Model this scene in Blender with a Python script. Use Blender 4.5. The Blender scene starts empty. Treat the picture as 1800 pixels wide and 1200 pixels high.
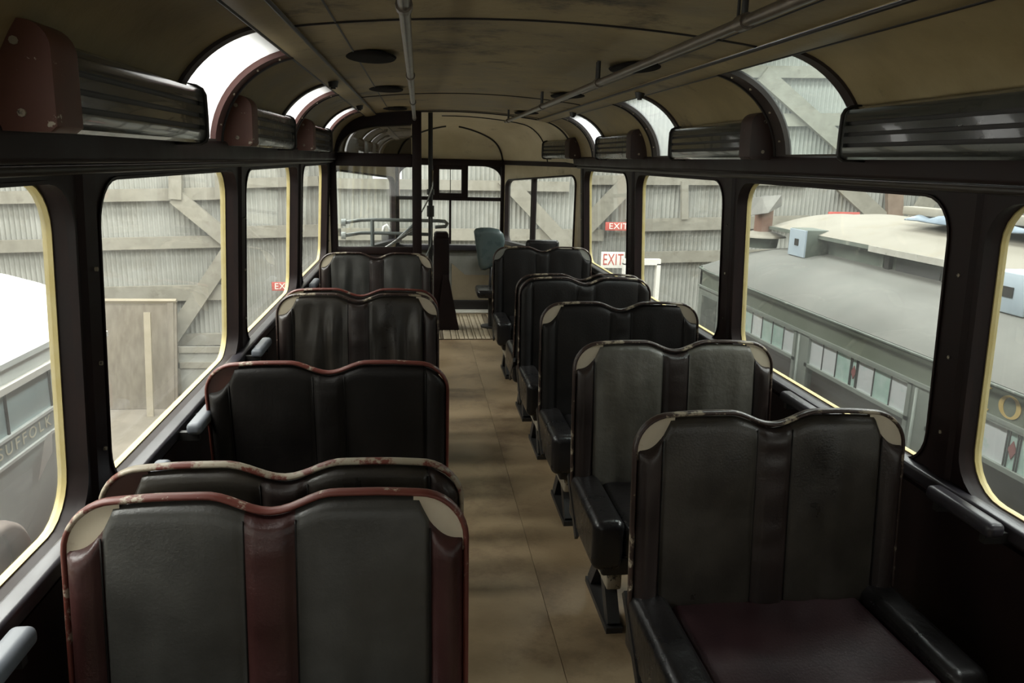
import bpy, bmesh, math, random
import numpy as np
from mathutils import Vector, Matrix, noise

# ------------------------------------------------------------------ camera
F_PX, YAW, PITCH, ROLL = 1341.09, .125, .2325, .0252
CAM = Vector((-.3477, 0.0, 1.7235))
_cy, _sy, _cp, _sp = math.cos(YAW), math.sin(YAW), math.cos(PITCH), math.sin(PITCH)
FW = Vector((_sy * _cp, _cy * _cp, -_sp))
_rt = Vector((_cy, -_sy, 0)); _up = _rt.cross(FW)
RT = _rt * math.cos(ROLL) + _up * math.sin(ROLL)
UP = _up * math.cos(ROLL) - _rt * math.sin(ROLL)

sc = bpy.context.scene
COL = sc.collection
cam_d = bpy.data.cameras.new('camera'); cam = bpy.data.objects.new('camera', cam_d); COL.objects.link(cam)
cam_d.sensor_width = 36.0; cam_d.lens = F_PX / 1800 * 36.0; cam_d.clip_start = .02; cam_d.clip_end = 200
cam.matrix_world = Matrix((( RT.x, UP.x, -FW.x, CAM.x), (RT.y, UP.y, -FW.y, CAM.y), (RT.z, UP.z, -FW.z, CAM.z), (0, 0, 0, 1)))
sc.camera = cam

# ------------------------------------------------------------------ world, exposure
world = bpy.data.worlds.new('world'); sc.world = world; world.use_nodes = True
bg = world.node_tree.nodes['Background']
bg.inputs[0].default_value = (1.0, .98, .93, 1); bg.inputs[1].default_value = 1.3
ROOF_LIGHT_LEFT, ROOF_LIGHT_RIGHT = 28.0, 23.0      # daylight through the translucent sheets of the barn roof
sc.view_settings.view_transform = 'Standard'; sc.view_settings.look = 'None'
sc.view_settings.exposure = 0.30; sc.view_settings.gamma = 1.0; sc.view_settings.use_curve_mapping = False
sc.cycles.use_denoising = True
sc.cycles.max_bounces = 9; sc.cycles.diffuse_bounces = 5; sc.cycles.glossy_bounces = 4
sc.cycles.transparent_max_bounces = 16; sc.cycles.sample_clamp_indirect = 6.0
sc.cycles.caustics_reflective = False; sc.cycles.caustics_refractive = False

# ------------------------------------------------------------------ helpers
def px(u, v, X=None, Y=None, Z=None):
    d = FW + RT * ((u - 900) / F_PX) + UP * ((600 - v) / F_PX)
    for i, val in enumerate((X, Y, Z)):
        if val is not None:
            return CAM + d * ((val - CAM[i]) / d[i])

def link(name, me, mat=None, parent=None, smooth=None):
    o = bpy.data.objects.new(name, me); COL.objects.link(o)
    if mat is not None:
        for m in (mat if isinstance(mat, (list, tuple)) else [mat]): me.materials.append(m)
    if parent is not None: o.parent = parent
    if smooth is not None:
        for p in me.polygons: p.use_smooth = True
        if smooth < 3.0: me.set_sharp_from_angle(angle=smooth)
    return o

def mesh(name, verts, faces, mat=None, parent=None, smooth=None):
    me = bpy.data.meshes.new(name); me.from_pydata([tuple(v) for v in verts], [], faces)
    bm = bmesh.new(); bm.from_mesh(me); bmesh.ops.recalc_face_normals(bm, faces=bm.faces[:]); bm.to_mesh(me); bm.free()
    return link(name, me, mat, parent, smooth)

class MB:
    """collects shapes and links them as one mesh object"""
    def __init__(s): s.v = []; s.f = []
    def add(s, vs, fs):
        b = len(s.v); s.v += [tuple(v) for v in vs]; s.f += [tuple(i + b for i in f) for f in fs]; return s
    def box(s, x0, x1, y0, y1, z0, z1):
        vs = [(x, y, z) for x in (x0, x1) for y in (y0, y1) for z in (z0, z1)]
        return s.add(vs, [(0, 1, 3, 2), (4, 6, 7, 5), (0, 4, 5, 1), (2, 3, 7, 6), (0, 2, 6, 4), (1, 5, 7, 3)])
    def rbox(s, x0, x1, y0, y1, z0, z1, r=.01, n=3, fn=None):
        v, f = rounded_box((x1 - x0) , (y1 - y0), (z1 - z0), r, n)
        c = ((x0 + x1) / 2, (y0 + y1) / 2, (z0 + z1) / 2)
        v = [(a + c[0], b + c[1], d + c[2]) for a, b, d in v]
        if fn: v = [fn(*p) for p in v]
        return s.add(v, f)
    def tube(s, pts, r, n=8, closed=False, ry=None):
        v, f = sweep(pts, r, n, closed, ry); return s.add(v, f)
    def beam(s, a, b, w, h, up=(0, 0, 1)):
        a = Vector(a); b = Vector(b); d = (b - a).normalized(); u = Vector(up)
        sd = d.cross(u)
        if sd.length < 1e-4: sd = Vector((1, 0, 0))
        sd.normalize(); u = sd.cross(d)
        vs = [p + sd * sx * w / 2 + u * sz * h / 2 for p in (a, b) for sx in (-1, 1) for sz in (-1, 1)]
        return s.add(vs, [(0, 1, 3, 2), (4, 6, 7, 5), (0, 4, 5, 1), (2, 3, 7, 6), (0, 2, 6, 4), (1, 5, 7, 3)])
    def cyl(s, c, r, h, n=20, r2=None, axis='z'):
        r2 = r if r2 is None else r2; vs = []
        for k, (rr, t) in enumerate(((r, 0), (r2, h))):
            for i in range(n):
                a = 2 * math.pi * i / n; p = (rr * math.cos(a), rr * math.sin(a), t)
                if axis == 'y': p = (p[0], p[2], p[1])
                if axis == 'x': p = (p[2], p[0], p[1])
                vs.append((c[0] + p[0], c[1] + p[1], c[2] + p[2]))
        fs = [(i, (i + 1) % n, n + (i + 1) % n, n + i) for i in range(n)] + [tuple(range(n)), tuple(range(2 * n - 1, n - 1, -1))]
        return s.add(vs, fs)
    def build(s, name, mat, parent=None, smooth=None): return mesh(name, s.v, s.f, mat, parent, smooth)

def rounded_box(lx, ly, lz, r, n):
    r = min(r, lx / 2 - 1e-4, ly / 2 - 1e-4, lz / 2 - 1e-4)
    n2 = 2 * n + 1; vid = {}; V = []; Fc = []
    def coord(i, L):
        # i in 0..n2 ; first n+1 samples lie in the low corner, the rest in the high corner
        if i <= n: return -(L / 2 - r), -1 + i / n
        return (L / 2 - r), (i - n - 1) / n
    def vert(i, j, k):
        if (i, j, k) in vid: return vid[(i, j, k)]
        cx, ox = coord(i, lx); cy, oy = coord(j, ly); cz, oz = coord(k, lz)
        def tn(t): return math.tan(t * math.pi / 4)
        o = Vector((tn(ox), tn(oy), tn(oz)))
        m = o.length
        o = o / m * r if m > 0 else o
        V.append((cx + o.x, cy + o.y, cz + o.z)); vid[(i, j, k)] = len(V) - 1
        return len(V) - 1
    for a in range(n2):
        for b in range(n2):
            for fixed in (0, n2):
                for ax in range(3):
                    q = []
                    for (da, db) in ((0, 0), (1, 0), (1, 1), (0, 1)):
                        t = [a + da, b + db]; t.insert(ax, fixed); q.append(vert(*t))
                    Fc.append(tuple(q))
    return V, Fc

def sweep(pts, r, n=8, closed=False, ry=None, ref=None):
    """round (or elliptic: r in the plane, ry along ref) sweep along a polyline"""
    P = [Vector(p) for p in pts]; m = len(P); V = []; Fc = []
    prev = None
    for i, p in enumerate(P):
        a = P[i - 1] if (i > 0 or closed) else p; b = P[(i + 1) % m] if (i < m - 1 or closed) else p
        t = (b - a).normalized()
        if ref is not None: e2 = Vector(ref)
        else:
            e2 = prev if prev is not None else (Vector((0, 0, 1)) if abs(t.z) < .9 else Vector((0, 1, 0)))
        e1 = t.cross(e2)
        if e1.length < 1e-5: e1 = t.cross(Vector((1, 0, 0)))
        e1.normalize(); e2 = e1.cross(t).normalized(); prev = e2
        for k in range(n):
            g = 2 * math.pi * k / n
            V.append(p + e1 * (r * math.cos(g)) + e2 * ((ry or r) * math.sin(g)))
    for i in range(m if closed else m - 1):
        for k in range(n):
            a = i * n + k; b = i * n + (k + 1) % n; c = ((i + 1) % m) * n + (k + 1) % n; d = ((i + 1) % m) * n + k
            Fc.append((a, b, c, d))
    if not closed: Fc += [tuple(range(n)), tuple(range(m * n - 1, (m - 1) * n - 1, -1))]
    return V, Fc

def empty(name, loc=(0, 0, 0)):
    o = bpy.data.objects.new(name, None); COL.objects.link(o); o.location = loc; o.empty_display_size = .05; return o
def tag(o, label=None, cat=None, group=None, kind=None):
    for k, v in (('label', label), ('category', cat), ('group', group), ('kind', kind)):
        if v: o[k] = v
    return o
def thing(name, loc, label, cat, group=None): return tag(empty(name, loc), label, cat, group)
def struct(o): o['kind'] = 'structure'; return o
def smoothstep(t): t = max(0., min(1., t)); return t * t * (3 - 2 * t)
def lerp(a, b, t): return a + (b - a) * t

# ------------------------------------------------------------------ materials
def mat(name, c1, c2=None, scale=6, rough=.6, rough2=None, bump=0, bscale=40, metal=0, c3=None, s3=2.5, t3=(.55, .65), stretch=None, spec=.5, detail=5, coat=0):
    m = bpy.data.materials.new(name); m.use_nodes = True; nt = m.node_tree; N = nt.nodes; L = nt.links
    b = N['Principled BSDF']; b.inputs['Roughness'].default_value = rough; b.inputs['Metallic'].default_value = metal
    b.inputs['Specular IOR Level'].default_value = spec; b.inputs['Coat Weight'].default_value = coat
    b.inputs['Base Color'].default_value = (*c1, 1)
    tc = N.new('ShaderNodeTexCoord'); mp = N.new('ShaderNodeMapping'); L.new(tc.outputs['Object'], mp.inputs[0])
    if stretch: mp.inputs['Scale'].default_value = stretch
    def nz(s, d=detail, r=.6):
        n = N.new('ShaderNodeTexNoise'); n.inputs['Scale'].default_value = s; n.inputs['Detail'].default_value = d; n.inputs['Roughness'].default_value = r
        L.new(mp.outputs[0], n.inputs['Vector']); return n
    col = None
    if c2:
        n = nz(scale); r = N.new('ShaderNodeValToRGB'); r.color_ramp.elements[0].position = .32; r.color_ramp.elements[1].position = .68
        r.color_ramp.elements[0].color = (*c1, 1); r.color_ramp.elements[1].color = (*c2, 1); L.new(n.outputs[0], r.inputs[0]); col = r.outputs[0]
        if rough2 is not None:
            mr = N.new('ShaderNodeMapRange'); mr.inputs[1].default_value = .3; mr.inputs[2].default_value = .7
            mr.inputs[3].default_value = rough; mr.inputs[4].default_value = rough2
            L.new(n.outputs[0], mr.inputs[0]); L.new(mr.outputs[0], b.inputs['Roughness'])
    if c3:
        n = nz(s3, 8, .7); r = N.new('ShaderNodeValToRGB'); r.color_ramp.elements[0].position = t3[0]; r.color_ramp.elements[1].position = t3[1]
        r.color_ramp.elements[0].color = (0, 0, 0, 1); r.color_ramp.elements[1].color = (1, 1, 1, 1); L.new(n.outputs[0], r.inputs[0])
        mx = N.new('ShaderNodeMix'); mx.data_type = 'RGBA'; L.new(r.outputs[0], mx.inputs[0])
        if col: L.new(col, mx.inputs[6])
        else: mx.inputs[6].default_value = (*c1, 1)
        mx.inputs[7].default_value = (*c3, 1); col = mx.outputs[2]
    if col: L.new(col, b.inputs['Base Color'])
    if bump:
        n = nz(bscale, 4); bp = N.new('ShaderNodeBump'); bp.inputs['Strength'].default_value = bump; bp.inputs['Distance'].default_value = .01
        L.new(n.outputs[0], bp.inputs['Height']); L.new(bp.outputs[0], b.inputs['Normal'])
    return m

def glass(name, tint=(1, 1, 1), haze=.08, haze_col=(.8, .82, .78), refl=.06, streak=None, trans=0.0, rough=.03):
    """thin pane: see-through + fresnel reflection + a film of dust (diffuse and translucent)"""
    m = bpy.data.materials.new(name); m.use_nodes = True; nt = m.node_tree; N = nt.nodes; L = nt.links
    N.remove(N['Principled BSDF']); out = N['Material Output']
    tr = N.new('ShaderNodeBsdfTransparent'); tr.inputs[0].default_value = (*tint, 1)
    df = N.new('ShaderNodeBsdfDiffuse'); df.inputs[0].default_value = (*haze_col, 1)
    tl = N.new('ShaderNodeBsdfTranslucent'); tl.inputs[0].default_value = (*haze_col, 1)
    gl = N.new('ShaderNodeBsdfGlossy'); gl.inputs['Roughness'].default_value = rough
    hz = N.new('ShaderNodeMixShader'); hz.inputs[0].default_value = .65; L.new(df.outputs[0], hz.inputs[1]); L.new(tl.outputs[0], hz.inputs[2])
    m1 = N.new('ShaderNodeMixShader'); L.new(tr.outputs[0], m1.inputs[1]); L.new(hz.outputs[0], m1.inputs[2])
    if streak:
        tc = N.new('ShaderNodeTexCoord'); mp = N.new('ShaderNodeMapping'); mp.inputs['Scale'].default_value = streak
        L.new(tc.outputs['Object'], mp.inputs[0]); n = N.new('ShaderNodeTexNoise'); n.inputs['Scale'].default_value = 3; n.inputs['Detail'].default_value = 6
        L.new(mp.outputs[0], n.inputs['Vector']); mr = N.new('ShaderNodeMapRange'); mr.inputs[1].default_value = .35; mr.inputs[2].default_value = .75
        mr.inputs[3].default_value = haze * .5; mr.inputs[4].default_value = haze * 2; L.new(n.outputs[0], mr.inputs[0]); L.new(mr.outputs[0], m1.inputs[0])
    else: m1.inputs[0].default_value = haze
    m2 = N.new('ShaderNodeMixShader'); fr = N.new('ShaderNodeLayerWeight'); fr.inputs[0].default_value = .5
    pw = N.new('ShaderNodeMath'); pw.operation = 'POWER'; pw.inputs[1].default_value = 5; L.new(fr.outputs['Facing'], pw.inputs[0])
    ml = N.new('ShaderNodeMapRange'); ml.inputs[3].default_value = refl; ml.inputs[4].default_value = .8; L.new(pw.outputs[0], ml.inputs[0])
    L.new(ml.outputs[0], m2.inputs[0]); L.new(m1.outputs[0], m2.inputs[1]); L.new(gl.outputs[0], m2.inputs[2]); L.new(m2.outputs[0], out.inputs[0])
    return m

def emit(name, col, st):
    m = bpy.data.materials.new(name); m.use_nodes = True; nt = m.node_tree; nt.nodes.remove(nt.nodes['Principled BSDF'])
    e = nt.nodes.new('ShaderNodeEmission'); e.inputs[0].default_value = (*col, 1); e.inputs[1].default_value = st
    nt.links.new(e.outputs[0], nt.nodes['Material Output'].inputs[0]); return m

M = dict(
    frame=mat('dark_brown_paint', (.009, .0045, .0045), (.017, .008, .007), 5, .45, .58, c3=(.03, .022, .02), s3=30, t3=(.68, .74), spec=.22),
    sill=mat('sill_dark_paint', (.022, .020, .026), (.04, .036, .042), 9, .28, .4),
    yellow=mat('cream_yellow_rim_paint', (.55, .44, .17), (.62, .52, .25), 14, .5, c3=(.30, .22, .09), s3=12, t3=(.66, .72)),
    ceiling=mat('stained_olive_ceiling_paint', (.165, .120, .056), (.31, .24, .13), 3.5, .5, .7, bump=.3, bscale=24, c3=(.03, .02, .011), s3=2.2, t3=(.55, .68)),
    cove=mat('olive_cove_paint', (.19, .142, .066), (.31, .24, .128), 3.6, .45, .65, bump=.2, bscale=24, c3=(.06, .042, .022), s3=3, t3=(.58, .74)),
    dome=mat('cream_dome_paint', (.52, .44, .28), (.66, .58, .41), 2.4, .5, .6, c3=(.22, .16, .08), s3=3, t3=(.58, .75)),
    seam=mat('black_seam_and_groove_shade', (.012, .009, .008), rough=.5),
    hole=mat('lamp_hole_black', (.008, .006, .005), rough=.9, spec=.1),
    rail=mat('dark_rail_strip', (.022, .016, .012), (.045, .034, .024), 7, .5),
    skyframe_l=mat('red_brown_skylight_frame', (.085, .032, .026), (.12, .048, .038), 8, .5, c3=(.3, .24, .2), s3=40, t3=(.70, .74)),
    skyframe_r=mat('dark_skylight_frame', (.022, .015, .013), (.035, .024, .02), 8, .45),
    gloss=mat('glossy_black_enamel', (.026, .028, .025), (.045, .047, .042), 6, .14, .22, coat=.4),
    boxgrey=mat('chipped_grey_enamel', (.10, .11, .10), (.02, .02, .019), 9, .2, .3, stretch=(1, 4, 1), coat=.3),
    endcap=mat('red_brown_chipped_paint', (.085, .030, .018), (.12, .045, .026), 6, .5, .6, c3=(.42, .37, .28), s3=22, t3=(.63, .65)),
    endcap_d=mat('dark_brown_chipped_paint', (.025, .012, .010), (.04, .019, .016), 6, .5, .6, c3=(.34, .30, .25), s3=24, t3=(.66, .68)),
    leather=mat('worn_black_leather', (.018, .015, .0125), (.052, .045, .036), 5, .24, .40, bump=.12, bscale=160),
    leather2=mat('worn_grey_leather', (.032, .031, .028), (.068, .066, .060), 4, .28, .44, bump=.12, bscale=160),
    leather3=mat('crazed_leather_painted_sheen', (.055, .051, .043), (.16, .152, .128), 2.6, .30, .44, bump=.35, bscale=28),  # pale tone paints the sheen into the leather colour
    leather_dark=mat('matte_black_leather', (.007, .006, .0058), (.015, .0125, .011), 4, .42, .58, bump=.15, bscale=120, spec=.28),
    roll=mat('dark_red_brown_leather', (.032, .012, .011), (.058, .022, .020), 6, .26, .4, bump=.12, bscale=140),
    roll_b=mat('brown_black_leather', (.017, .012, .011), (.034, .023, .020), 6, .28, .42, bump=.12, bscale=140),
    cushion=mat('black_glossy_leather', (.008, .0075, .008), (.016, .014, .014), 6, .24, .36, bump=.25, bscale=22),
    cushion_r=mat('oxblood_black_leather', (.018, .007, .009), (.030, .011, .013), 5, .38, .5, bump=.12, bscale=120),
    rim_red=mat('worn_red_rim_paint', (.11, .026, .019), (.15, .040, .028), 10, .35, .5, c3=(.42, .36, .28), s3=11, t3=(.57, .61), stretch=(1, 1, 1)),
    rim_cream=mat('worn_cream_rim_paint', (.40, .35, .27), (.32, .27, .20), 9, .35, .5, c3=(.15, .035, .024), s3=16, t3=(.50, .56)),
    rim_dark=mat('worn_dark_rim_paint', (.030, .018, .015), (.055, .032, .026), 12, .28, .4, c3=(.40, .34, .25), s3=18, t3=(.54, .60)),
    plate=mat('cream_corner_plate', (.52, .45, .33), (.60, .53, .41), 8, .5, c3=(.36, .28, .17), s3=10, t3=(.6, .75)),
    plate_d=mat('dark_red_corner_plate', (.05, .018, .014), (.07, .028, .02), 8, .5),
    iron=mat('black_iron', (.012, .011, .011), (.022, .02, .018), 14, .4, .55),
    chipped=mat('chipped_grey_paint', (.34, .30, .22), (.26, .22, .16), 9, .6, c3=(.03, .025, .02), s3=22, t3=(.52, .56)),
    lino=mat('worn_tan_linoleum', (.185, .128, .070), (.285, .208, .123), 3.2, .34, .5, bump=.06, bscale=60, c3=(.085, .05, .027), s3=3, t3=(.48, .74)),
    lino2=mat('worn_tan_linoleum_lighter', (.20, .142, .080), (.30, .22, .132), 3.5, .34, .5, bump=.06, bscale=60, c3=(.10, .06, .033), s3=3.4, t3=(.50, .76)),
    slat=mat('pale_wood_slat', (.28, .225, .145), (.36, .30, .21), 12, .55),
    slat_d=mat('dark_wood_slat', (.10, .075, .045), (.14, .11, .07), 12, .55),
    greyboard=mat('grey_green_board', (.20, .20, .175), (.28, .28, .25), 3, .35, .5, c3=(.12, .12, .10), s3=9, t3=(.58, .7)),
    tanboard=mat('tan_board', (.22, .18, .12), (.30, .25, .17), 4, .5),
    white_step=mat('white_step_edge', (.55, .53, .47), (.65, .63, .57), 6, .5),
    chrome=mat('worn_bright_pipe', (.55, .55, .53), (.40, .40, .38), 12, .25, .35, metal=.9),
    greypipe=mat('grey_painted_pipe', (.16, .18, .18), (.24, .26, .25), 10, .35),
    barpipe=mat('tarnished_ceiling_bar', (.10, .085, .07), (.18, .15, .12), 14, .28, .4, metal=.6),
    teal=mat('teal_black_vinyl', (.09, .13, .135), (.14, .19, .19), 5, .22, .34, coat=.2),
    padblue=mat('grey_blue_pad', (.10, .11, .13), (.15, .16, .18), 8, .35, .5),
    corr=mat('galvanised_corrugated_iron', (.225, .226, .202), (.295, .296, .268), 1.6, .55, .7, c3=(.205, .192, .155), s3=1.1, t3=(.52, .74)),
    timber=mat('weathered_timber', (.175, .163, .13), (.24, .226, .185), 4, .8, stretch=(1, 1, 1), c3=(.13, .115, .087), s3=6, t3=(.55, .75)),
    timber_d=mat('brown_timber', (.15, .105, .075), (.22, .16, .12), 5, .8),
    ground=mat('barn_dirt_floor', (.16, .14, .11), (.24, .21, .17), 1.5, .9),
    canvas=mat('dusty_grey_roof_canvas', (.092, .091, .080), (.128, .126, .111), 1.8, .75, c3=(.095, .10, .088), s3=2.2, t3=(.5, .75), bump=.1, bscale=30),
    canvas_top=mat('dusty_beige_roof', (.16, .147, .117), (.205, .19, .155), 1.6, .8, c3=(.17, .15, .11), s3=3.4, t3=(.55, .7)),
    edge_white=mat('flaking_white_edge', (.34, .33, .29), (.26, .25, .22), 9, .6, c3=(.15, .15, .13), s3=16, t3=(.60, .66)),
    green=mat('olive_green_car_paint', (.14, .165, .12), (.19, .215, .165), 2.5, .45, .55),
    greengrey=mat('grey_green_car_paint', (.25, .285, .25), (.31, .345, .305), 2.5, .42, .55),
    darkgreen=mat('dark_green_deck_wall', (.06, .075, .06), (.10, .115, .095), 5, .6, c3=(.22, .22, .19), s3=7, t3=(.56, .7)),
    rust=mat('rusty_iron', (.12, .06, .04), (.19, .105, .07), 8, .7),
    sheetmetal=mat('dull_sheet_metal', (.13, .125, .11), (.08, .078, .07), 8, .45, metal=.4),
    paleblue=mat('pale_blue_box_paint', (.27, .325, .37), (.32, .375, .415), 6, .6, c3=(.42, .46, .46), s3=9, t3=(.66, .72)),
    bluecloth=mat('faded_blue_tarp', (.10, .135, .17), (.17, .21, .25), 10, .8, c3=(.45, .45, .42), s3=9, t3=(.60, .66)),
    paper=mat('white_paper', (.75, .75, .73), (.66, .66, .64), 6, .8),
    opal=mat('opal_white_glass', (.86, .92, .93), (.93, .97, .98), 9, .12, c3=(.62, .85, .78), s3=7, t3=(.58, .74), coat=.6),
    opal_g=mat('opal_green_glass', (.50, .76, .66), (.70, .88, .82), 9, .12, coat=.6),
    redglass=mat('red_leaded_glass', (.34, .12, .12), (.42, .17, .16), 9, .25),
    lead=mat('lead_came', (.05, .05, .05), rough=.5),
    gold=mat('gold_leaf_letter', (.62, .43, .12), (.70, .52, .2), 9, .4),
    carwhite=mat('white_carriage_roof', (.80, .78, .73), (.72, .70, .65), 2, .6, c3=(.60, .54, .46), s3=4, t3=(.66, .74)),
    cartrim=mat('grey_white_trim', (.62, .64, .62), (.70, .72, .70), 4, .5),
    carteal=mat('teal_carriage_panel', (.40, .52, .53), (.48, .60, .61), 2.2, .25, .35, coat=.3),
    cargrey=mat('grey_green_letterboard', (.36, .41, .40), (.42, .47, .46), 3, .45),
    letter=mat('faded_gold_letter', (.78, .75, .60), (.70, .67, .52), 6, .5),
    pinkwood=mat('pinkish_bent_wood', (.38, .31, .28), (.46, .38, .34), 6, .6),
    signred=mat('red_sign', (.42, .07, .055), (.5, .10, .08), 5, .5),
    signwhite=mat('white_sign', (.78, .76, .70), rough=.5),
    door_wood=mat('brown_grey_door_wood', (.125, .105, .08), (.18, .155, .12), 3, .75, stretch=(4, 4, 1)),
    plank=mat('pale_plank', (.27, .235, .17), (.32, .28, .21), 4, .7),
    pane=glass('dusty_window_glass', (.95, .985, .955), .07, (.78, .80, .74), .05, (1, .6, 1.2)),
    pane_part=glass('partition_glass', (.96, .98, .97), .035, (.8, .82, .8), .10, (1, 1, 1)),
    pane_mirror=glass('dark_backed_partition_glass', (.30, .29, .27), .02, (.8, .82, .8), .42, rough=.004),
    sky_dusty=glass('dust_whitened_skylight_glass', (.95, 1, .98), .80, (.92, .93, .93), .04),
    sky_mid=glass('half_dusty_skylight_glass', (.90, .98, .95), .32, (.88, .92, .90), .05),
    sky_clear=glass('greenish_skylight_glass', (.84, .94, .90), .10, (.78, .86, .82), .06),
    rooflight_l=emit('translucent_roof_sheet_sunny', (1.0, .985, .95), ROOF_LIGHT_LEFT),
    rooflight_r=emit('translucent_roof_sheet', (.97, 1.0, .98), ROOF_LIGHT_RIGHT),
    glare_glow_mat=emit('glare_glow', (.95, .98, 1.0), 1.3),
    lower=mat('deck_underside_paint', (.10, .03, .025), rough=.6),
)

# ------------------------------------------------------------------ body shape of the saloon
FLOOR = .07; SILL = .886; WTOP = 1.66; LEDGE = 1.766; Y0 = -2.3; YB = 6.95; YF = 8.5; XF = .58
GROUND = -2.4
def xw(z): return 1.15 - (z - SILL) * (.0375 / .774)
def cove(phi, off=0.0): return (.70 + (.365 + off) * math.cos(phi), 1.74 + (.345 + off) * math.sin(phi))
PH0, PH1 = math.asin(.026 / .345), math.acos(.09 / .365)
def ceil_z(x): return 2.135 - .045 * (x / .7) ** 2

def rring(a0, a1, b0, b1, r, k=6):
    """rounded rectangle, counter-clockwise, with the matching corner index for each point"""
    out = []
    for ci, (cx, cz, st) in enumerate(((a1 - r, b1 - r, 0), (a0 + r, b1 - r, 90), (a0 + r, b0 + r, 180), (a1 - r, b0 + r, 270))):
        for i in range(k + 1):
            g = math.radians(st + 90 * i / k); out.append((cx + r * math.cos(g), cz + r * math.sin(g), ci, i / k))
    return out
def bay_mesh(s0, s1, z0, z1, hole, mapf, thick=.05):
    """panel with one rounded opening; mapf(s, z, d) -> world; d grows outwards"""
    a0, a1, b0, b1, r = hole; ring = rring(*hole); V = []; Fc = []; n = len(ring); outer = []
    cor = [(s1, z1), (s0, z1), (s0, z0), (s1, z0)]
    for (s, z, ci, t) in ring:
        c = cor[ci]
        first_vertical = ci in (0, 2)
        cs = {0: (s1, b1 - r), 1: (a0 + r, z1), 2: (s0, b0 + r), 3: (a1 - r, z0)}[ci]
        ce = {0: (a1 - r, z1), 1: (s0, b1 - r), 2: (a0 + r, z0), 3: (s1, b0 + r)}[ci]
        if t < .5: q = (lerp(cs[0], c[0], t * 2), lerp(cs[1], c[1], t * 2))
        else: q = (lerp(c[0], ce[0], t * 2 - 1), lerp(c[1], ce[1], t * 2 - 1))
        outer.append(q)
    for d in (0, thick):
        for q in outer: V.append(mapf(q[0], q[1], d))
        for p in ring: V.append(mapf(p[0], p[1], d))
    for i in range(n):
        j = (i + 1) % n
        Fc.append((i, j, n + j, n + i)); Fc.append((2 * n + i, 3 * n + i, 3 * n + j, 2 * n + j))
        Fc.append((n + i, n + j, 3 * n + j, 3 * n + i)); Fc.append((i, 2 * n + i, 2 * n + j, j))
    return V, Fc
def ring_solid(hole, mapf, d0, d1, w):
    """ring of width w just inside the opening, from depth d0 to d1"""
    a0, a1, b0, b1, r = hole; A = rring(a0, a1, b0, b1, r); B = rring(a0 + w, a1 - w, b0 + w, b1 - w, max(r - w, .004)); n = len(A)
    V = [mapf(p[0], p[1], d) for d in (d0, d1) for R in (A, B) for p in R]; Fc = []
    for i in range(n):
        j = (i + 1) % n
        Fc += [(i, j, n + j, n + i), (2 * n + i, 2 * n + j, 3 * n + j, 3 * n + i), (i, j, 2 * n + j, 2 * n + i), (n + i, n + j, 3 * n + j, 3 * n + i)]
    return V, Fc
def pane_solid(hole, mapf, d, th=.004):
    R = rring(*hole); n = len(R); V = [mapf(p[0], p[1], dd) for dd in (d,) for p in R]
    return V, [tuple(range(n))]

win_no = [0]
def window(hole, mapf, rim=True, label=None, pane_mat=None, depth=.020):
    win_no[0] += 1
    c = mapf((hole[0] + hole[1]) / 2, hole[2], 0)
    w = struct(empty('window_%d' % win_no[0], c))
    if label: w['label'] = label
    sub = lambda vf: ([tuple(a - b for a, b in zip(v, c)) for v in vf[0]], vf[1])
    if rim:
        v, f = sub(ring_solid(hole, mapf, .046, .046 + depth, .004)); mesh('window_rim', v, f, M['yellow'], w, .6)
    v, f = sub(ring_solid(hole, mapf, -.006, .012, .008)); mesh('window_bead', v, f, M['frame'], w, .6)
    v, f = sub(pane_solid(hole, mapf, .05 + depth * .35)); mesh('pane', v, f, pane_mat or M['pane'], w)
    return w

# ------------------------------------------------------------------ floor and side walls
mb = MB(); mb.box(-1.17, 1.17, Y0, YB, FLOOR - .06, FLOOR - .004)
mb.add([(-1.17, YB, FLOOR - .06), (1.17, YB, FLOOR - .06), (XF + .02, YF + .02, FLOOR - .06), (-XF - .02, YF + .02, FLOOR - .06),
        (-1.17, YB, FLOOR - .004), (1.17, YB, FLOOR - .004), (XF + .02, YF + .02, FLOOR - .004), (-XF - .02, YF + .02, FLOOR - .004)],
       [(0, 1, 2, 3), (4, 5, 6, 7), (0, 1, 5, 4), (1, 2, 6, 5), (2, 3, 7, 6), (3, 0, 4, 7)])
floor = struct(mb.build('floor', M['lino'])); floor['label'] = 'worn tan linoleum floor of the aisle'
# linoleum sheets laid over the boards, edges visible in the aisle
rows_y = [Y0, 1.62, 4.75, 7.0]
for i in range(len(rows_y) - 1):
    for j, (x0, x1) in enumerate(((-1.14, .13), (.13, 1.14))):
        b = MB(); b.box(x0 + .0012, x1 - .0012, rows_y[i] + .0012, rows_y[i + 1] - .0012, FLOOR - .006, FLOOR)
        b.build('linoleum_sheet', M['lino2'] if (i + j) % 2 else M['lino'], floor)

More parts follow.
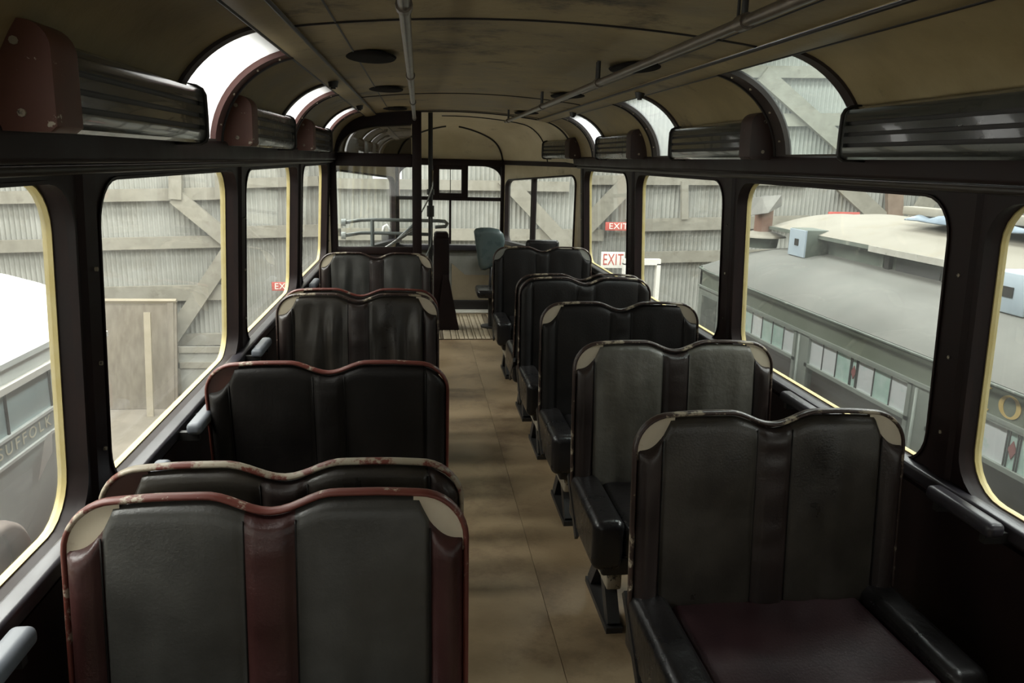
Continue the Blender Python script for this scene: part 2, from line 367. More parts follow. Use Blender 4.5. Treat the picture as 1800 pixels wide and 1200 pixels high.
LW = [(-1.95, .02), (.28, 1.835), (1.965, 3.43), (3.59, 5.13), (5.34, 6.79)]
WBOT = .850      # glass openings start below the sill capping
PZ0, PZ1 = .80, 1.70
for side, nm in ((-1, 'left'), (1, 'right')):
    mp = lambda s, z, d, sd=side: (sd * (xw(z) + d), s, z)
    mb = MB(); edges = [Y0, .15, 1.90, 3.51, 5.235, YB]
    for (a, b), s0, s1 in zip(LW, edges[:-1], edges[1:]):
        mb.add(*bay_mesh(s0, s1, PZ0, PZ1, (a, b, WBOT, WTOP, .12), mp))
    # lower panel
    xa, xb = side * 1.135, side * 1.20
    mb.box(min(xa, xb), max(xa, xb), Y0, YB, FLOOR - .05, PZ0)
    wall = struct(mb.build('wall_' + nm, M['frame'], None, .5))
    for p in (.15, 1.90, 3.51, 5.235, 6.865):
        w = .045
        vs = [mp(p + s * w, z, -dd) for z in (PZ0, PZ1) for s, dd in ((-1, 0), (-.75, .012), (.75, .012), (1, 0))]
        mesh('pillar', vs, [(0, 1, 5, 4), (1, 2, 6, 5), (2, 3, 7, 6)], M['frame'], wall)
        for zz in (1.0, 1.22, 1.45):
            b = MB(); b.cyl(mp(p, zz, -.0155), .0055, .006, 8, axis='x'); b.build('screw', M['chipped'], wall)
    # sill capping and cant rail
    b = MB(); xs = sorted((side * 1.112, side * 1.16)); b.rbox(xs[0], xs[1], Y0, YB + .02, .826, .868, .010, 2)
    b.build('sill_rail', M['sill'], wall, .9)
    b = MB(); xs = sorted((side * 1.045, side * 1.16)); b.rbox(xs[0], xs[1], Y0, YB + .02, 1.695, LEDGE + .002, .014, 2)
    b.build('cant_rail', M['frame'], wall, .9)
    b = MB(); b.tube([(side * 1.085, Y0, 1.683), (side * 1.085, YB, 1.683)], .012, 8); b.build('cant_bead', M['rail'], wall, 3.2)
    b = MB(); xs = sorted((side * 1.125, side * 1.145)); b.rbox(xs[0], xs[1], Y0, YB, FLOOR, FLOOR + .11, .006, 1)
    struct(b.build('baseboard_' + nm, M['frame'], None, .9))
    for k, (a, b_) in enumerate(LW):
        window((a, b_, WBOT, WTOP, .12), mp, True, None)

# ------------------------------------------------------------------ ceiling, coves, skylights
nx = 24; ys = [Y0, 2.42, 5.1, YB]
mb = MB(); V = []; Fc = []
xs = [-.79 + 1.58 * i / nx for i in range(nx + 1)]
def cz(x): return ceil_z(x) if abs(x) <= .7 else lerp(2.09, 2.0741, (abs(x) - .7) / .09)
for y in (Y0, 0, 2, 4, 6, YB):
    for x in xs: V.append((x, y, cz(x)))
for j in range(5):
    for i in range(nx): a = j * (nx + 1) + i; Fc.append((a, a + 1, a + nx + 2, a + nx + 1))
ceiling = struct(mesh('ceiling', V, Fc, M['ceiling'], None, 3.2))
for yy in (-.26, 2.42, 5.1, 6.86):
    b = MB(); b.add(*sweep([(x, yy, cz(x) + .001) for x in xs], .007, 6)); b.build('ceiling_seam', M['seam'], ceiling, 3.2)
for sx in (-1, 1):
    b = MB(); b.tube([(sx * .585, Y0, ceil_z(.585) + .001), (sx * .585, YB, ceil_z(.585) + .001)], .004, 6); b.build('ceiling_seam', M['seam'], ceiling, 3.2)
    # dark longitudinal rail between ceiling and coves
    prof = [(.700, 2.094), (.704, 2.076), (.745, 2.066), (.785, 2.060), (.800, 2.066), (.800, 2.082)]
    V = [(sx * x, y, z) for y in (Y0, YB) for x, z in prof]; n = len(prof)
    mesh('longitudinal_rail', V, [(i, i + 1, n + i + 1, n + i) for i in range(n - 1)], M['cove'], ceiling, .6)
    for ex, ez in ((.702, 2.080), (.797, 2.064)):
        b = MB(); b.tube([(sx * ex, Y0, ez), (sx * ex, YB, ez)], .006, 6); b.build('rail_edge_line', M['seam'], ceiling, 3.2)

SKY = [(-.94, -.45), (.72, 1.21), (2.38, 2.87), (4.06, 4.50), (5.73, 6.14)]
def cove_patch(side, ya, yb, p0=PH0, p1=PH1, off=0.0, n=14):
    V = []; Fc = []
    for y in (ya, yb):
        for i in range(n + 1):
            x, z = cove(lerp(p0, p1, i / n), off); V.append((side * x, y, z))
    for i in range(n): Fc.append((i, i + 1, n + 2 + i, n + 1 + i))
    return V, Fc
def arc_strip(side, ya, yb, off0, off1, n=16, p0=PH0, p1=PH1):
    V = []; Fc = []
    for i in range(n + 1):
        ph = lerp(p0, p1, i / n)
        for y, o in ((ya, off0), (yb, off0), (yb, off1), (ya, off1)):
            x, z = cove(ph, o); V.append((side * x, y, z))
    for i in range(n):
        for k in range(4): Fc.append((4 * i + k, 4 * i + (k + 1) % 4, 4 * i + 4 + (k + 1) % 4, 4 * i + 4 + k))
    Fc += [(0, 1, 2, 3), (4 * n + 3, 4 * n + 2, 4 * n + 1, 4 * n)]
    return V, Fc
for side, nm in ((-1, 'left'), (1, 'right')):
    mb = MB(); ends = [Y0] + [y for s in SKY for y in s] + [YB]
    for i in range(0, len(ends), 2): mb.add(*cove_patch(side, ends[i], ends[i + 1]))
    cv = struct(mb.build('ceiling_cove_' + nm, M['cove'], None, 3.2))
    for k, (a, b_) in enumerate(SKY):
        fm = M['skyframe_l'] if side < 0 else M['skyframe_r']
        win_no[0] += 1
        w = struct(empty('window_%d' % win_no[0], (side * 1.06, (a + b_) / 2, LEDGE)))
        c = Vector((side * 1.06, (a + b_) / 2, LEDGE))
        def sub(vf): return [tuple(Vector(v) - c) for v in vf[0]], vf[1]
        v, f = sub(arc_strip(side, b_ - .004, b_ + .075, -.012, .012)); mesh('skylight_frame', v, f, fm, w, .6)
        v, f = sub(arc_strip(side, a - .045, a + .004, -.010, .012)); mesh('skylight_frame', v, f, M['skyframe_r'], w, .6)
        v, f = sub(arc_strip(side, b_ + .075, b_ + .088, -.018, .006)); mesh('skylight_frame_bead', v, f, M['seam'], w, .6)
        gm = M['sky_dusty'] if side < 0 else {2: M['sky_clear'], 3: M['sky_mid'], 4: M['sky_dusty']}.get(k, M['sky_mid'])
        v, f = sub(cove_patch(side, a, b_, off=.006)); mesh('pane', v, f, gm, w, 3.2)
        b = MB(); b.box(*sorted((side * 1.05 - side * 1.06, side * 1.12 - side * 1.06)), a - c.y, b_ - c.y, 1.752 - LEDGE, 1.772 - LEDGE); b.build('skylight_sill', M['rail'], w)
        if k >= 2:
            for ph in (.25, .6, .95, 1.2):
                x, z = cove(ph, -.015); b = MB(); b.cyl((side * x - c.x - .003, b_ + .035 - c.y, z - c.z), .004, .006, 6, axis='x'); b.build('screw', M['plate'], w)

# ------------------------------------------------------------------ ventilator boxes on the cant rail
def vent_box(side, ya, yb, label, grey=False):
    t = thing('ventilator_box', (side * 1.04, ya, 1.752), label, 'ventilator', 'ventilator boxes along the cant rails')
    prof = [(0.03, 0), (-.066, .0), (-.078, .007), (-.083, .020)]
    for z in (.036, .068, .100): prof += [(-.084, z), (-.070, z + .001), (-.070, z + .011), (-.084, z + .012)]   # recessed grooves
    prof += [(-.083, .132), (-.076, .147), (-.060, .156), (-.04, .159), (.03, .159)]
    hull = [(0.03, 0), (-.066, 0), (-.078, .007), (-.083, .020), (-.084, .07), (-.083, .132), (-.076, .147), (-.060, .156), (-.04, .159), (.03, .159)]
    n = len(prof); V = []; L_ = yb - ya
    for y, s in ((.10, 1), (L_ - .02, 1), (L_ - .006, .97), (L_, .90)):
        for x, z in prof: V.append((side * (x if s == 1 else x * s), y, .0785 + (z - .0785) * s))
    Fc = [(r * n + i, r * n + i + 1, (r + 1) * n + i + 1, (r + 1) * n + i) for r in range(3) for i in range(n - 1)] + [tuple(range(3 * n, 4 * n))]
    hb = len(V); hn = len(hull); V += [(side * x * .985, y, z) for y in (L_ - .030, L_ - .008) for x, z in hull]
    Fc += [tuple(range(hb, hb + hn)), tuple(range(hb + hn, hb + 2 * hn))] + [(hb + i, hb + i + 1, hb + hn + i + 1, hb + hn + i) for i in range(hn - 1)]
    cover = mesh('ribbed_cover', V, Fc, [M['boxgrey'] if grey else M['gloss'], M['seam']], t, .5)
    for p in cover.data.polygons:      # groove faces painted black: shade of the recesses put into their colour
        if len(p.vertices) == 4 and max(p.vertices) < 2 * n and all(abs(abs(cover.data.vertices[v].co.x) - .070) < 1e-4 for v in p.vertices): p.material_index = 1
    v, f = sweep([(side * (x * 1.02), L_ - .012, .0785 + (z - .0785) * 1.03) for x, z in hull], .0055, 6); mesh('edge_trim', v, f, M['seam'], t, 3.2)
    # end plate nearest the rear, larger than the cover, rounded inner top corner
    out = [(.035, 0), (-.074, 0), (-.086, .010)] + [(-.088 + .045 * (1 - math.cos(a)), .135 + .045 * math.sin(a)) for a in [math.radians(15 * i) for i in range(7)]] + [(.035, .18)]
    m = len(out); V = [(side * x, y, z) for y in (0, .012, .095, .105) for x, z in out]
    V = [(v[0] * (.97 if k // m in (0, 3) else 1), v[1], v[2]) for k, v in enumerate(V)]
    Fc = [(r * m + i, r * m + i + 1, (r + 1) * m + i + 1, (r + 1) * m + i) for r in range(3) for i in range(m - 1)] + [tuple(range(m)), tuple(range(3 * m, 4 * m))]
    ep = mesh('end_plate', V, Fc, M['endcap'] if side < 0 else M['endcap_d'], t, .7)
    for z in (.03, .145):
        b = MB(); b.cyl((side * -.03, -.004, z), .007, .006, 8, axis='y'); b.build('screw', M['chipped'], ep)
    return t
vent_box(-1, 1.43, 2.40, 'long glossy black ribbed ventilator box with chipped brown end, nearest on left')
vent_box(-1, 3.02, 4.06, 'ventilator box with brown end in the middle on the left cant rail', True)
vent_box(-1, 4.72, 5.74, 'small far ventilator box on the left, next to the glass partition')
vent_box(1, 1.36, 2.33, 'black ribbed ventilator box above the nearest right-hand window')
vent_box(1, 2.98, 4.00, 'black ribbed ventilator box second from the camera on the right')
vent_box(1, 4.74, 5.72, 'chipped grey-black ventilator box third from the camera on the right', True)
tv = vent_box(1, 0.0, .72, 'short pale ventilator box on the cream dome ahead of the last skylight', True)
tv.location = (1.035, 6.72, 1.752); tv.rotation_euler[2] = math.atan2(1.1 - XF, YF - YB) * .55

# ------------------------------------------------------------------ ceiling grab bars, brackets, oval lamp holes
for sx, lab in ((-1, 'long tarnished grab bar under the ceiling, ending at the partition post'), (1, 'long tarnished grab bar under the right side of the ceiling')):
    t = thing('ceiling_grab_bar', (sx * .376, 0, 2.037), lab, 'grab bar', 'ceiling grab bars')
    b = MB(); b.tube([(0, Y0 + .1, 0), (0, 6.55, 0)], .0135, 12); b.build('bar', M['barpipe'], t, .9)
    for y in (-.3, 1.75, 3.18, 4.63, 6.35):
        b = MB(); b.tube([(0, y - .02, 0), (0, y + .02, 0)], .0185, 12); b.build('collar', M['barpipe'], t, .9)
        b = MB(); b.tube([(0, y, 0), (0, y, .084)], .008, 8); b.build('bracket', M['iron'], t, .9)
        b = MB(); b.tube([(0, y + .035, .01), (0, y + .035, .084)], .004, 6); b.build('bracket_bolt', M['iron'], t, .9)
for y, far in ((3.2, 'nearest'), (4.64, 'middle'), (6.4, 'farthest')):
    for sx, wd in ((-1, 'left'), (1, 'right')):
        t = MB(); ring = []
        for r0, dz in ((1, 0.0), (.95, -.006), (.6, -.010)):
            ring.append([(r0 * .10 * math.cos(a), r0 * .185 * math.sin(a), dz) for a in [2 * math.pi * i / 28 for i in range(28)]])
        V = [p for r in ring for p in r]; n = 28
        Fc = [(r * n + i, r * n + (i + 1) % n, (r + 1) * n + (i + 1) % n, (r + 1) * n + i) for r in range(2) for i in range(n)] + [tuple(range(2 * n, 3 * n))]
        t.add(V, Fc); o = t.build('oval_lamp_hole', M['hole'], None, .7); o.location = (sx * .53, y, ceil_z(.53) - .004)  # black disc stands in for the dark inside an empty lamp hole
        tag(o, '%s black disc for the empty oval lamp hole on the %s side of the ceiling' % (far, wd), 'lamp hole', 'oval lamp holes in the ceiling')
for sx, y in ((1, 3.86), (1, 5.55), (-1, 3.86), (-1, 5.55)):
    b = MB(); b.cyl((0, 0, -.028), .020, .028, 12, r2=.026); b.cyl((0, 0, -.036), .012, .010, 10)
    o = b.build('bell_push', M['iron'], None, .6); o.location = (sx * .745, y, 2.068)
    tag(o, 'dark round bell push under the %s rail, %s one' % ('right' if sx > 0 else 'left', 'nearer' if y < 5 else 'farther'), 'bell push', 'bell pushes under the rails')

# ------------------------------------------------------------------ front end: dome, angled bays, end bay
def side_at(y): return lerp(1.10, XF, (y - YB) / (YF - YB))
prof = [(1.085, 1.69)] + [cove(lerp(PH0, PH1, i / 12)) for i in range(13)] + [(x, cz(x)) for x in (.745, .70, .6, .45, .3, .15)]
prof = [(-x, z) for x, z in prof] + [(0, cz(0))] + [(x, z) for x, z in reversed(prof)]
NS = 22; V = []; Fc = []
def dome_pt(x, z, s):
    e = (1 - s ** 2.6) ** (1 / 2.6) if s < 1 else 0
    y = YB - .0 + s * (YF - YB)
    wf = lerp(1, (XF - .01) / 1.063, s)
    return (x * wf, y, 1.70 + (z - 1.70) * e + .0 * s)
for k in range(NS + 1):
    s = math.sin(math.pi / 2 * k / NS)
    for x, z in prof: V.append(dome_pt(x, z, s))
n = len(prof)
for k in range(NS):
    for i in range(n - 1): Fc.append((k * n + i, k * n + i + 1, (k + 1) * n + i + 1, (k + 1) * n + i))
dome = struct(mesh('ceiling_dome', V, Fc, M['dome'], None, 3.2))
# seams: first cross seam, and the two corner seams that run up from the corner posts
b = MB(); b.add(*sweep([(p[0] * .995, p[1], p[2] - .003) for p in [dome_pt(x, z, .02) for x, z in prof]], .008, 6)); b.build('dome_seam', M['seam'], dome, 3.2)
b = MB(); b.add(*sweep([(p[0] * .995, p[1], p[2] - .004) for p in [dome_pt(x, z, .35) for x, z in prof[19:]]], .006, 6)); b.build('dome_seam', M['seam'], dome, 3.2)
for sx in (-1, 1):
    pts = []
    for k in range(25):
        s = lerp(1, .72, k / 24); x = lerp(1.055, .10, (k / 24) ** 1.25)
        z = np.interp(x, [0, .15, .3, .45, .6, .70, .79] + [cove(lerp(PH1, PH0, i / 12))[0] for i in range(1, 13)], [cz(0), cz(.15), cz(.3), cz(.45), cz(.6), 2.09, 2.0741] + [cove(lerp(PH1, PH0, i / 12))[1] for i in range(1, 13)])
        p = dome_pt(x * sx, float(z), s); pts.append((p[0], p[1] - .008, p[2] - .004))
    b = MB(); b.add(*sweep(pts, .009, 6)); b.build('dome_seam', M['seam'], dome, 3.2)

def seg_map(A, B):
    A = Vector(A); B = Vector(B); d = (B - A); L_ = d.length; d.normalize(); nrm = Vector((d.y, -d.x))
    return L_, (lambda s, z, dd: (A.x + d.x * s + nrm.x * dd, A.y + d.y * s + nrm.y * dd, z))
# wall of the front end: angled bays in cream, end bay in dark frames
Lr, mapR = seg_map((XF, YF), (1.112, YB)); mapR_ = lambda s, z, d: mapR(s, z, -d)
Ll, mapL = seg_map((-XF, YF), (-1.112, YB))
wf = struct(empty('wall_front', (0, YF, FLOOR)))
def toloc(vf, o=(0, YF, FLOOR)): return [tuple(a - b for a, b in zip(v, o)) for v in vf[0]], vf[1]
for mp, L_, sgn in ((mapR_, Lr, 1), (mapL, Ll, -1)):
    # check outward direction
    p = mp(.5, 1, .1); q = mp(.5, 1, 0)
    out = 1 if abs(p[0]) > abs(q[0]) else -1
    mpo = (lambda s, z, d, m=mp, o=out: m(s, z, d * o))
    hole = (.07, L_ - .06, SILL - .05, 1.615, .10)
    def droop(s, z, d, m=mpo, L2=L_):       # the head of the opening falls towards the corner post
        if z > 1.3 and .03 < s < L2 - .03: z = z - (.10 * (1 - (s / L2)) ** 1.4) * min(1, (z - 1.3) / .3) * (1 if z < 1.64 else 0)
        return m(s, z, d)
    v, f = toloc(bay_mesh(0, L_, SILL - .13, 1.69, hole, droop)); mesh('angled_bay_panel', v, f, M['dome'], wf, .5)
    v, f = toloc(bay_mesh(0, L_, FLOOR - .05, SILL - .12, (.06, L_ - .06, .2, .6, .05), mpo, .01)); mesh('lower_bay_frame', v, f, M['frame'], wf, .5)
    vs = [mpo(s, z, .004) for s, z in ((0, FLOOR - .05), (L_, FLOOR - .05), (L_, SILL - .1), (0, SILL - .1))]
    v, f = toloc((vs, [(0, 1, 2, 3)])); mesh('lower_bay_panel', v, f, M['tanboard'], wf)
    win_no[0] += 1; o0 = mpo(L_ / 2, SILL, 0); w = struct(empty('window_%d' % win_no[0], o0))
    v, f = toloc(ring_solid(hole, droop, -.012, .05, .014), o0); mesh('window_frame', v, f, M['frame'], w, .6)
    for sx2 in ((.43,) if sgn > 0 else ()):
        vs = [droop(L_ * sx2 + a, z, d) for a in (-.022, .022) for z in (SILL - .05, 1.60) for d in (-.006, .04)]
        v, f = toloc((vs, [(0, 1, 3, 2), (4, 6, 7, 5), (0, 4, 5, 1), (2, 3, 7, 6), (0, 2, 6, 4), (1, 5, 7, 3)]), o0); mesh('mullion', v, f, M['frame'], w)
    v, f = toloc(pane_solid(hole, droop, .03), o0); mesh('pane', v, f, M['pane'], w)
    # sill rail of the bay
    a = Vector(mpo(0, .85, -.02)); b_ = Vector(mpo(L_, .85, -.02)); b = MB(); b.beam(a - Vector((0, YF, FLOOR)), b_ - Vector((0, YF, FLOOR)), .07, .04); b.build('sill_rail', M['sill'], wf)
    a = Vector(mpo(0, 1.70, -.005)); b_ = Vector(mpo(L_, 1.70, -.005)); b = MB(); b.beam(a - Vector((0, YF, FLOOR)), b_ - Vector((0, YF, FLOOR)), .05, .045); b.build('cant_rail', M['frame'], wf)
    b = MB(); q = mpo(0, 0, 0); b.rbox(q[0] - .028, q[0] + .028, q[1] - .03 - YF, q[1] + .03 - YF, 0, 1.66, .01, 2); b.build('corner_post', M['frame'], wf, .9)
# end bay (X -.58 .. .58 at Y = 8.5)
def fb(name, x0, x1, z0, z1, m, y0=-.025, y1=.025):
    b = MB(); b.rbox(x0, x1, y0, y1, z0 - FLOOR, z1 - FLOOR, .006, 1); return b.build(name, m, wf, .9)
fb('head_rail', -XF, XF, 1.655, 1.725, M['frame'], -.045, .03)
fb('transom_bar', -XF, XF, 1.285, 1.325, M['frame'])
fb('mullion', -.012, .012, .81, 1.30, M['frame'])
fb('sill_rail', -XF, XF, .745, .805, M['sill'], -.07, .03)
for x in (-.155, .155): fb('vent_window_stile', x - .035, x + .035, 1.30, 1.67, M['frame'], -.04, .02)
fb('vent_window_rail', -.13, .13, 1.31, 1.365, M['frame'], -.04, .02)
fb('vent_window_rail', -.13, .13, 1.615, 1.66, M['frame'], -.04, .02)
fb('vent_window_bar', -.004, .004, 1.36, 1.62, M['seam'], -.01, .01)
for nm2, x0, x1, z0, z1 in (('a', -.55, -.19, 1.325, 1.655), ('b', -.12, .12, 1.365, 1.615), ('c', .19, .55, 1.325, 1.655), ('d', -.55, -.012, .805, 1.285), ('e', .012, .55, .805, 1.285)):
    win_no[0] += 1
    o = mesh('window_%d' % win_no[0], [(x0, YF, z0), (x1, YF, z0), (x1, YF, z1), (x0, YF, z1)], [(0, 1, 2, 3)], M['pane']); struct(o)
# rounded inner corners of the two outer upper lights
for sx in (-1, 1):
    c = Vector((sx * .55, 0, 1.655 - FLOOR)); R = .20; pts = [(c.x, 0, c.z)] + [(c.x - sx * R + sx * R * math.cos(a), 0, c.z - .13 + .13 * math.sin(a)) for a in [math.radians(9 * i) for i in range(11)]]
    V = [(p[0], y, p[2]) for y in (-.01, .01) for p in pts]; m_ = len(pts)
    mesh('corner_fillet', V, [tuple(range(m_)), tuple(range(2 * m_ - 1, m_ - 1, -1))] + [(i, (i + 1) % m_, m_ + (i + 1) % m_, m_ + i) for i in range(m_)], M['frame'], wf)
fb('apron_panel', -XF, XF, FLOOR + .11, .75, M['greyboard'], -.01, .02)
b = MB(); b.add([(.02, -.024, .527), (.02, -.024, .11), (.56, -.024, .11), (.56, -.024, .398), (.17, -.024, .398)], [(0, 1, 2, 3, 4)]); b.add([(.02, -.010, .527), (.02, -.010, .11), (.56, -.010, .11), (.56, -.010, .398), (.17, -.010, .398)], [(4, 3, 2, 1, 0)])
b.add([(.02, -.024, .527), (.17, -.024, .398), (.17, -.010, .398), (.02, -.010, .527)], [(0, 1, 2, 3)]); b.add([(.17, -.024, .398), (.56, -.024, .398), (.56, -.010, .398), (.17, -.010, .398)], [(0, 1, 2, 3)]); b.build('apron_lower_board', M['tanboard'], wf)
fb('kick_board', -XF, XF, FLOOR - .02, FLOOR + .115, M['seam'], -.05, .02)
b = MB(); b.rbox(-.30, .56, -.22, -.05, -.004, .012, .004, 1); b.build('white_step_edge', M['white_step'], wf, .9)
# ribbed wooden floor slats just ahead of the aisle
gx = 0.02
sl = struct(empty('floor_slats', (0, 7.25, FLOOR))); sl['label'] = 'pale wooden floor slats at the front end of the aisle'
rnd = random.Random(4)
x = -.25
while x < .62:
    w = rnd.choice((.018, .03, .045, .07)); b = MB(); b.rbox(x, x + w, -.23, .95, 0, .009, .003, 1)
    b.build('slat', M['slat_d'] if rnd.random() < .13 else M['slat'], sl, .9); x += w + .006

# rear wall behind the camera, with two windows
mpb = lambda s, z, d: (s, Y0 - d, z)
mb = MB(); mb.add(*bay_mesh(-1.2, 0, .6, 1.75, (-1.0, -.10, .95, 1.62, .1), mpb)); mb.add(*bay_mesh(0, 1.2, .6, 1.75, (.10, 1.0, .95, 1.62, .1), mpb))
mb.box(-1.2, 1.2, Y0 - .05, Y0, FLOOR - .05, .6); mb.box(-1.2, 1.2, Y0 - .05, Y0, 1.75, 2.16)
struct(mb.build('wall_rear', M['frame']))
for h in ((-1.0, -.10, .95, 1.62, .1), (.10, 1.0, .95, 1.62, .1)): window(h, mpb, True)

# ------------------------------------------------------------------ glazed partition at the head of the stairs
part = thing('stair_partition', (-.36, YB - .02, FLOOR), 'dark glazed partition with curved upper pane beside the stairhead', 'partition')
def pl(vf): return [(v[0] + .36, v[1] - YB + .02, v[2] - FLOOR) for v in vf[0]], vf[1]
def pbox(name, x0, x1, z0, z1, m=M['frame'], y0=-.025, y1=.025):
    b = MB(); b.rbox(x0 + .36, x1 + .36, y0, y1, z0 - FLOOR, z1 - FLOOR, .006, 1); return b.build(name, m, part, .9)
pbox('post', -.40, -.318, FLOOR, 2.115, M['frame'], -.04, .04)
pbox('middle_rail', -1.07, -.40, 1.645, 1.757)
pbox('side_stile', -1.115, -1.055, FLOOR, 1.70)
pbox('bottom_rail', -1.07, -.40, .88, .945)
pbox('lower_panel', -1.07, -.40, FLOOR, .89, M['frame'], -.012, .012)
outer = [cove(lerp(PH0, PH1, i / 14), .004) for i in range(15)] + [(.745, 2.078), (.70, 2.09), (.6, cz(.6)), (.5, cz(.5)), (.36, cz(.36))]
tot = [0.0]
for a, b_ in zip(outer[:-1], outer[1:]): tot.append(tot[-1] + math.dist(a, b_))
inner = []
ic = [(.705 + .325 * math.cos(lerp(.02, 1.36, i / 14)) , 1.70 + .275 * math.sin(lerp(.22, 1.36, i / 14))) for i in range(15)] + [(.735, 1.976), (.68, 1.982), (.58, 1.990), (.5, 1.996), (.405, 2.003)]
n = len(outer); V = [(-x, YB - .045, z) for x, z in outer] + [(-x, YB - .045, z) for x, z in ic] + [(-x, YB + .005, z) for x, z in outer] + [(-x, YB + .005, z) for x, z in ic]
Fc = []
for i in range(n - 1): Fc += [(i, i + 1, n + i + 1, n + i), (2 * n + i, 3 * n + i, 3 * n + i + 1, 2 * n + i + 1), (n + i, n + i + 1, 3 * n + i + 1, 3 * n + i)]
v, f = pl((V, Fc)); mesh('arched_head', v, f, M['frame'], part, .6)
v, f = pl(([(-x, YB - .02, z) for x, z in ic] + [(-.405, YB - .02, 1.755), (-1.04, YB - .02, 1.755)], [tuple(range(n + 2))])); o = mesh('upper_pane', v, f, M['pane_mirror'], part); o['label'] = 'curved upper glass pane'
bead = MB(); bead.add(*sweep([(-x + .36, -.030, z - FLOOR) for x, z in ic], .005, 6)); bead.build('pane_bead', M['rail'], part, 3.2)
v, f = pl(([(-1.055, YB - .02, .94), (-.40, YB - .02, .94), (-.40, YB - .02, 1.65), (-1.055, YB - .02, 1.65)], [(0, 1, 2, 3)])); o = mesh('lower_pane', v, f, M['pane_part'], part); o['label'] = 'large lower glass pane'

# slim stanchion beside it
st = thing('stanchion', (-.235, 7.2, FLOOR), 'slim black floor-to-ceiling stanchion in front of the stairhead', 'pole')
b = MB(); b.tube([(0, 0, 0), (0, 0, 2.06)], .021, 12); b.build('pole', M['iron'], st, .9)
b = MB(); b.cyl((0, 0, 0), .05, .02, 16); b.build('base_flange', M['iron'], st, .7)
for z_, h_ in ((1.13, .10), (1.33, .05)): b = MB(); b.cyl((0, 0, z_), .034, h_, 12); b.build('collar', M['iron'], st, .7)
b = MB(); b.tube([(.02, -.02, 1.55), (.015, -.03, 1.40), (-.02, -.03, 1.29), (-.085, -.03, 1.17), (-.10, -.03, 1.13), (-.085, -.03, 1.105)], .007, 8); b.build('bent_handle', M['chrome'], st, 3.2)
b = MB(); b.tube([(.0, -.025, 1.13), (.01, -.03, .98), (.0, -.03, .86), (-.05, -.03, .74), (-.10, -.03, .68)], .006, 8); b.build('cable', M['greypipe'], st, 3.2)

# guard rails of the stairwell: two pipes, a post, a return bend
gr = thing('stair_guard_rail', (-.93, 7.62, FLOOR), 'grey double pipe guard rail around the stairwell behind the partition', 'rail')
def gl_(u, v, Y): p = px(u, v, Y=Y); return (p.x + .93, p.y - 7.62, p.z - FLOOR)
b = MB(); b.tube([gl_(605, 391, 7.35), gl_(632, 387, 7.62), gl_(655, 386, 7.62), gl_(720, 387, 7.62), gl_(770, 388, 7.62), gl_(782, 389, 7.60), gl_(786, 393, 7.55), gl_(783, 398, 7.50), gl_(765, 399, 7.48)], .017, 10); b.build('top_pipe', M['greypipe'], gr, 3.2)
b = MB(); b.tube([gl_(605, 414, 7.35), gl_(632, 409.5, 7.62), gl_(655, 409, 7.62), gl_(720, 411, 7.62), gl_(760, 412, 7.62)], .017, 10); b.build('lower_pipe', M['greypipe'], gr, 3.2)
a = gl_(654, 386, 7.62); b = MB(); b.tube([a, (a[0], a[1], 0)], .020, 10); b.build('post', M['greypipe'], gr, .9)
for v_ in (391, 414):
    a = gl_(604, v_, 7.35); b = MB(); b.cyl((a[0] - .02, a[1], a[2]), .035, .04, 12, axis='x'); b.build('flange', M['greypipe'], gr, .7)
hr = thing('stair_handrail', px(652, 452, Y=7.1), 'bright diagonal handrail rising from the stairs beside the partition', 'handrail')
A = px(640, 462, Y=7.1); B = px(727, 403, Y=7.25); C2 = px(732, 392, Y=7.32); o0 = Vector(hr.location)
b = MB(); b.tube([A - o0, B - o0], .015, 10); b.build('upper_pipe', M['chrome'], hr, .9)
A2 = px(700, 420, Y=7.5); B2 = px(726, 396, Y=7.5); b = MB(); b.tube([A2 - o0, B2 - o0, px(738, 391, Y=7.5) - o0], .016, 10); b.build('lower_pipe', M['greypipe'], hr, .9)
hr2 = thing('stair_edge_rail', px(618, 447, Y=7.05), 'short pale pipe at the foot of the partition glass behind the far left seat', 'rail')
o0 = Vector(hr2.location); b = MB(); b.tube([px(585, 451, Y=7.05) - o0, px(636, 444, Y=7.05) - o0], .013, 10); b.build('pipe', M['chrome'], hr2, .9)

# black cabinet with sloping foot at the end of the aisle
cb = thing('stairhead_cabinet', (-.02, 7.55, FLOOR), 'tall narrow black cabinet with rounded top standing beside the aisle end', 'cabinet')
xl = px(762, 500, Y=7.55).x + .02; xr = px(789, 500, Y=7.55).x + .02; zt = px(778, 407, Y=7.55).z - FLOOR
b = MB(); b.rbox(xl, xr, -.09, .09, 0, zt - .05, .012, 2); b.build('body', M['frame'], cb, .9)
b = MB(); b.rbox(xl + .004, xr - .006, -.085, .085, zt - .07, zt, .03, 3); b.build('rounded_top', M['frame'], cb, .9)
zf = .55; V = [(xr - .01, -.10, zf), (xr + .10, -.16, 0), (xr - .12, -.16, 0), (xr - .06, -.10, zf), (xr - .01, .09, zf), (xr + .10, .09, 0), (xr - .12, .09, 0), (xr - .06, .09, zf)]
mesh('sloping_foot', V, [(0, 1, 2, 3), (4, 7, 6, 5), (0, 4, 5, 1), (2, 6, 7, 3), (0, 3, 7, 4), (1, 5, 6, 2)], M['frame'], cb)

pb = px(680, 432, Y=8.40)
t = thing('sill_bundle', (pb.x, 8.40, .805), 'small dark bundle with a white rag on the front sill, behind the guard rail', 'lantern')
b = MB(); b.rbox(-.055, .06, -.05, .05, 0, .13, .02, 2); b.build('case', M['iron'], t, .9)  # unidentified dark thing with a white top, built as a bundle
b = MB(); b.tube([(-.04, 0, .12), (-.03, 0, .19), (0, 0, .21), (.03, 0, .17), (.04, 0, .12)], .016, 8); b.build('white_rag', M['paper'], t, 3.2)
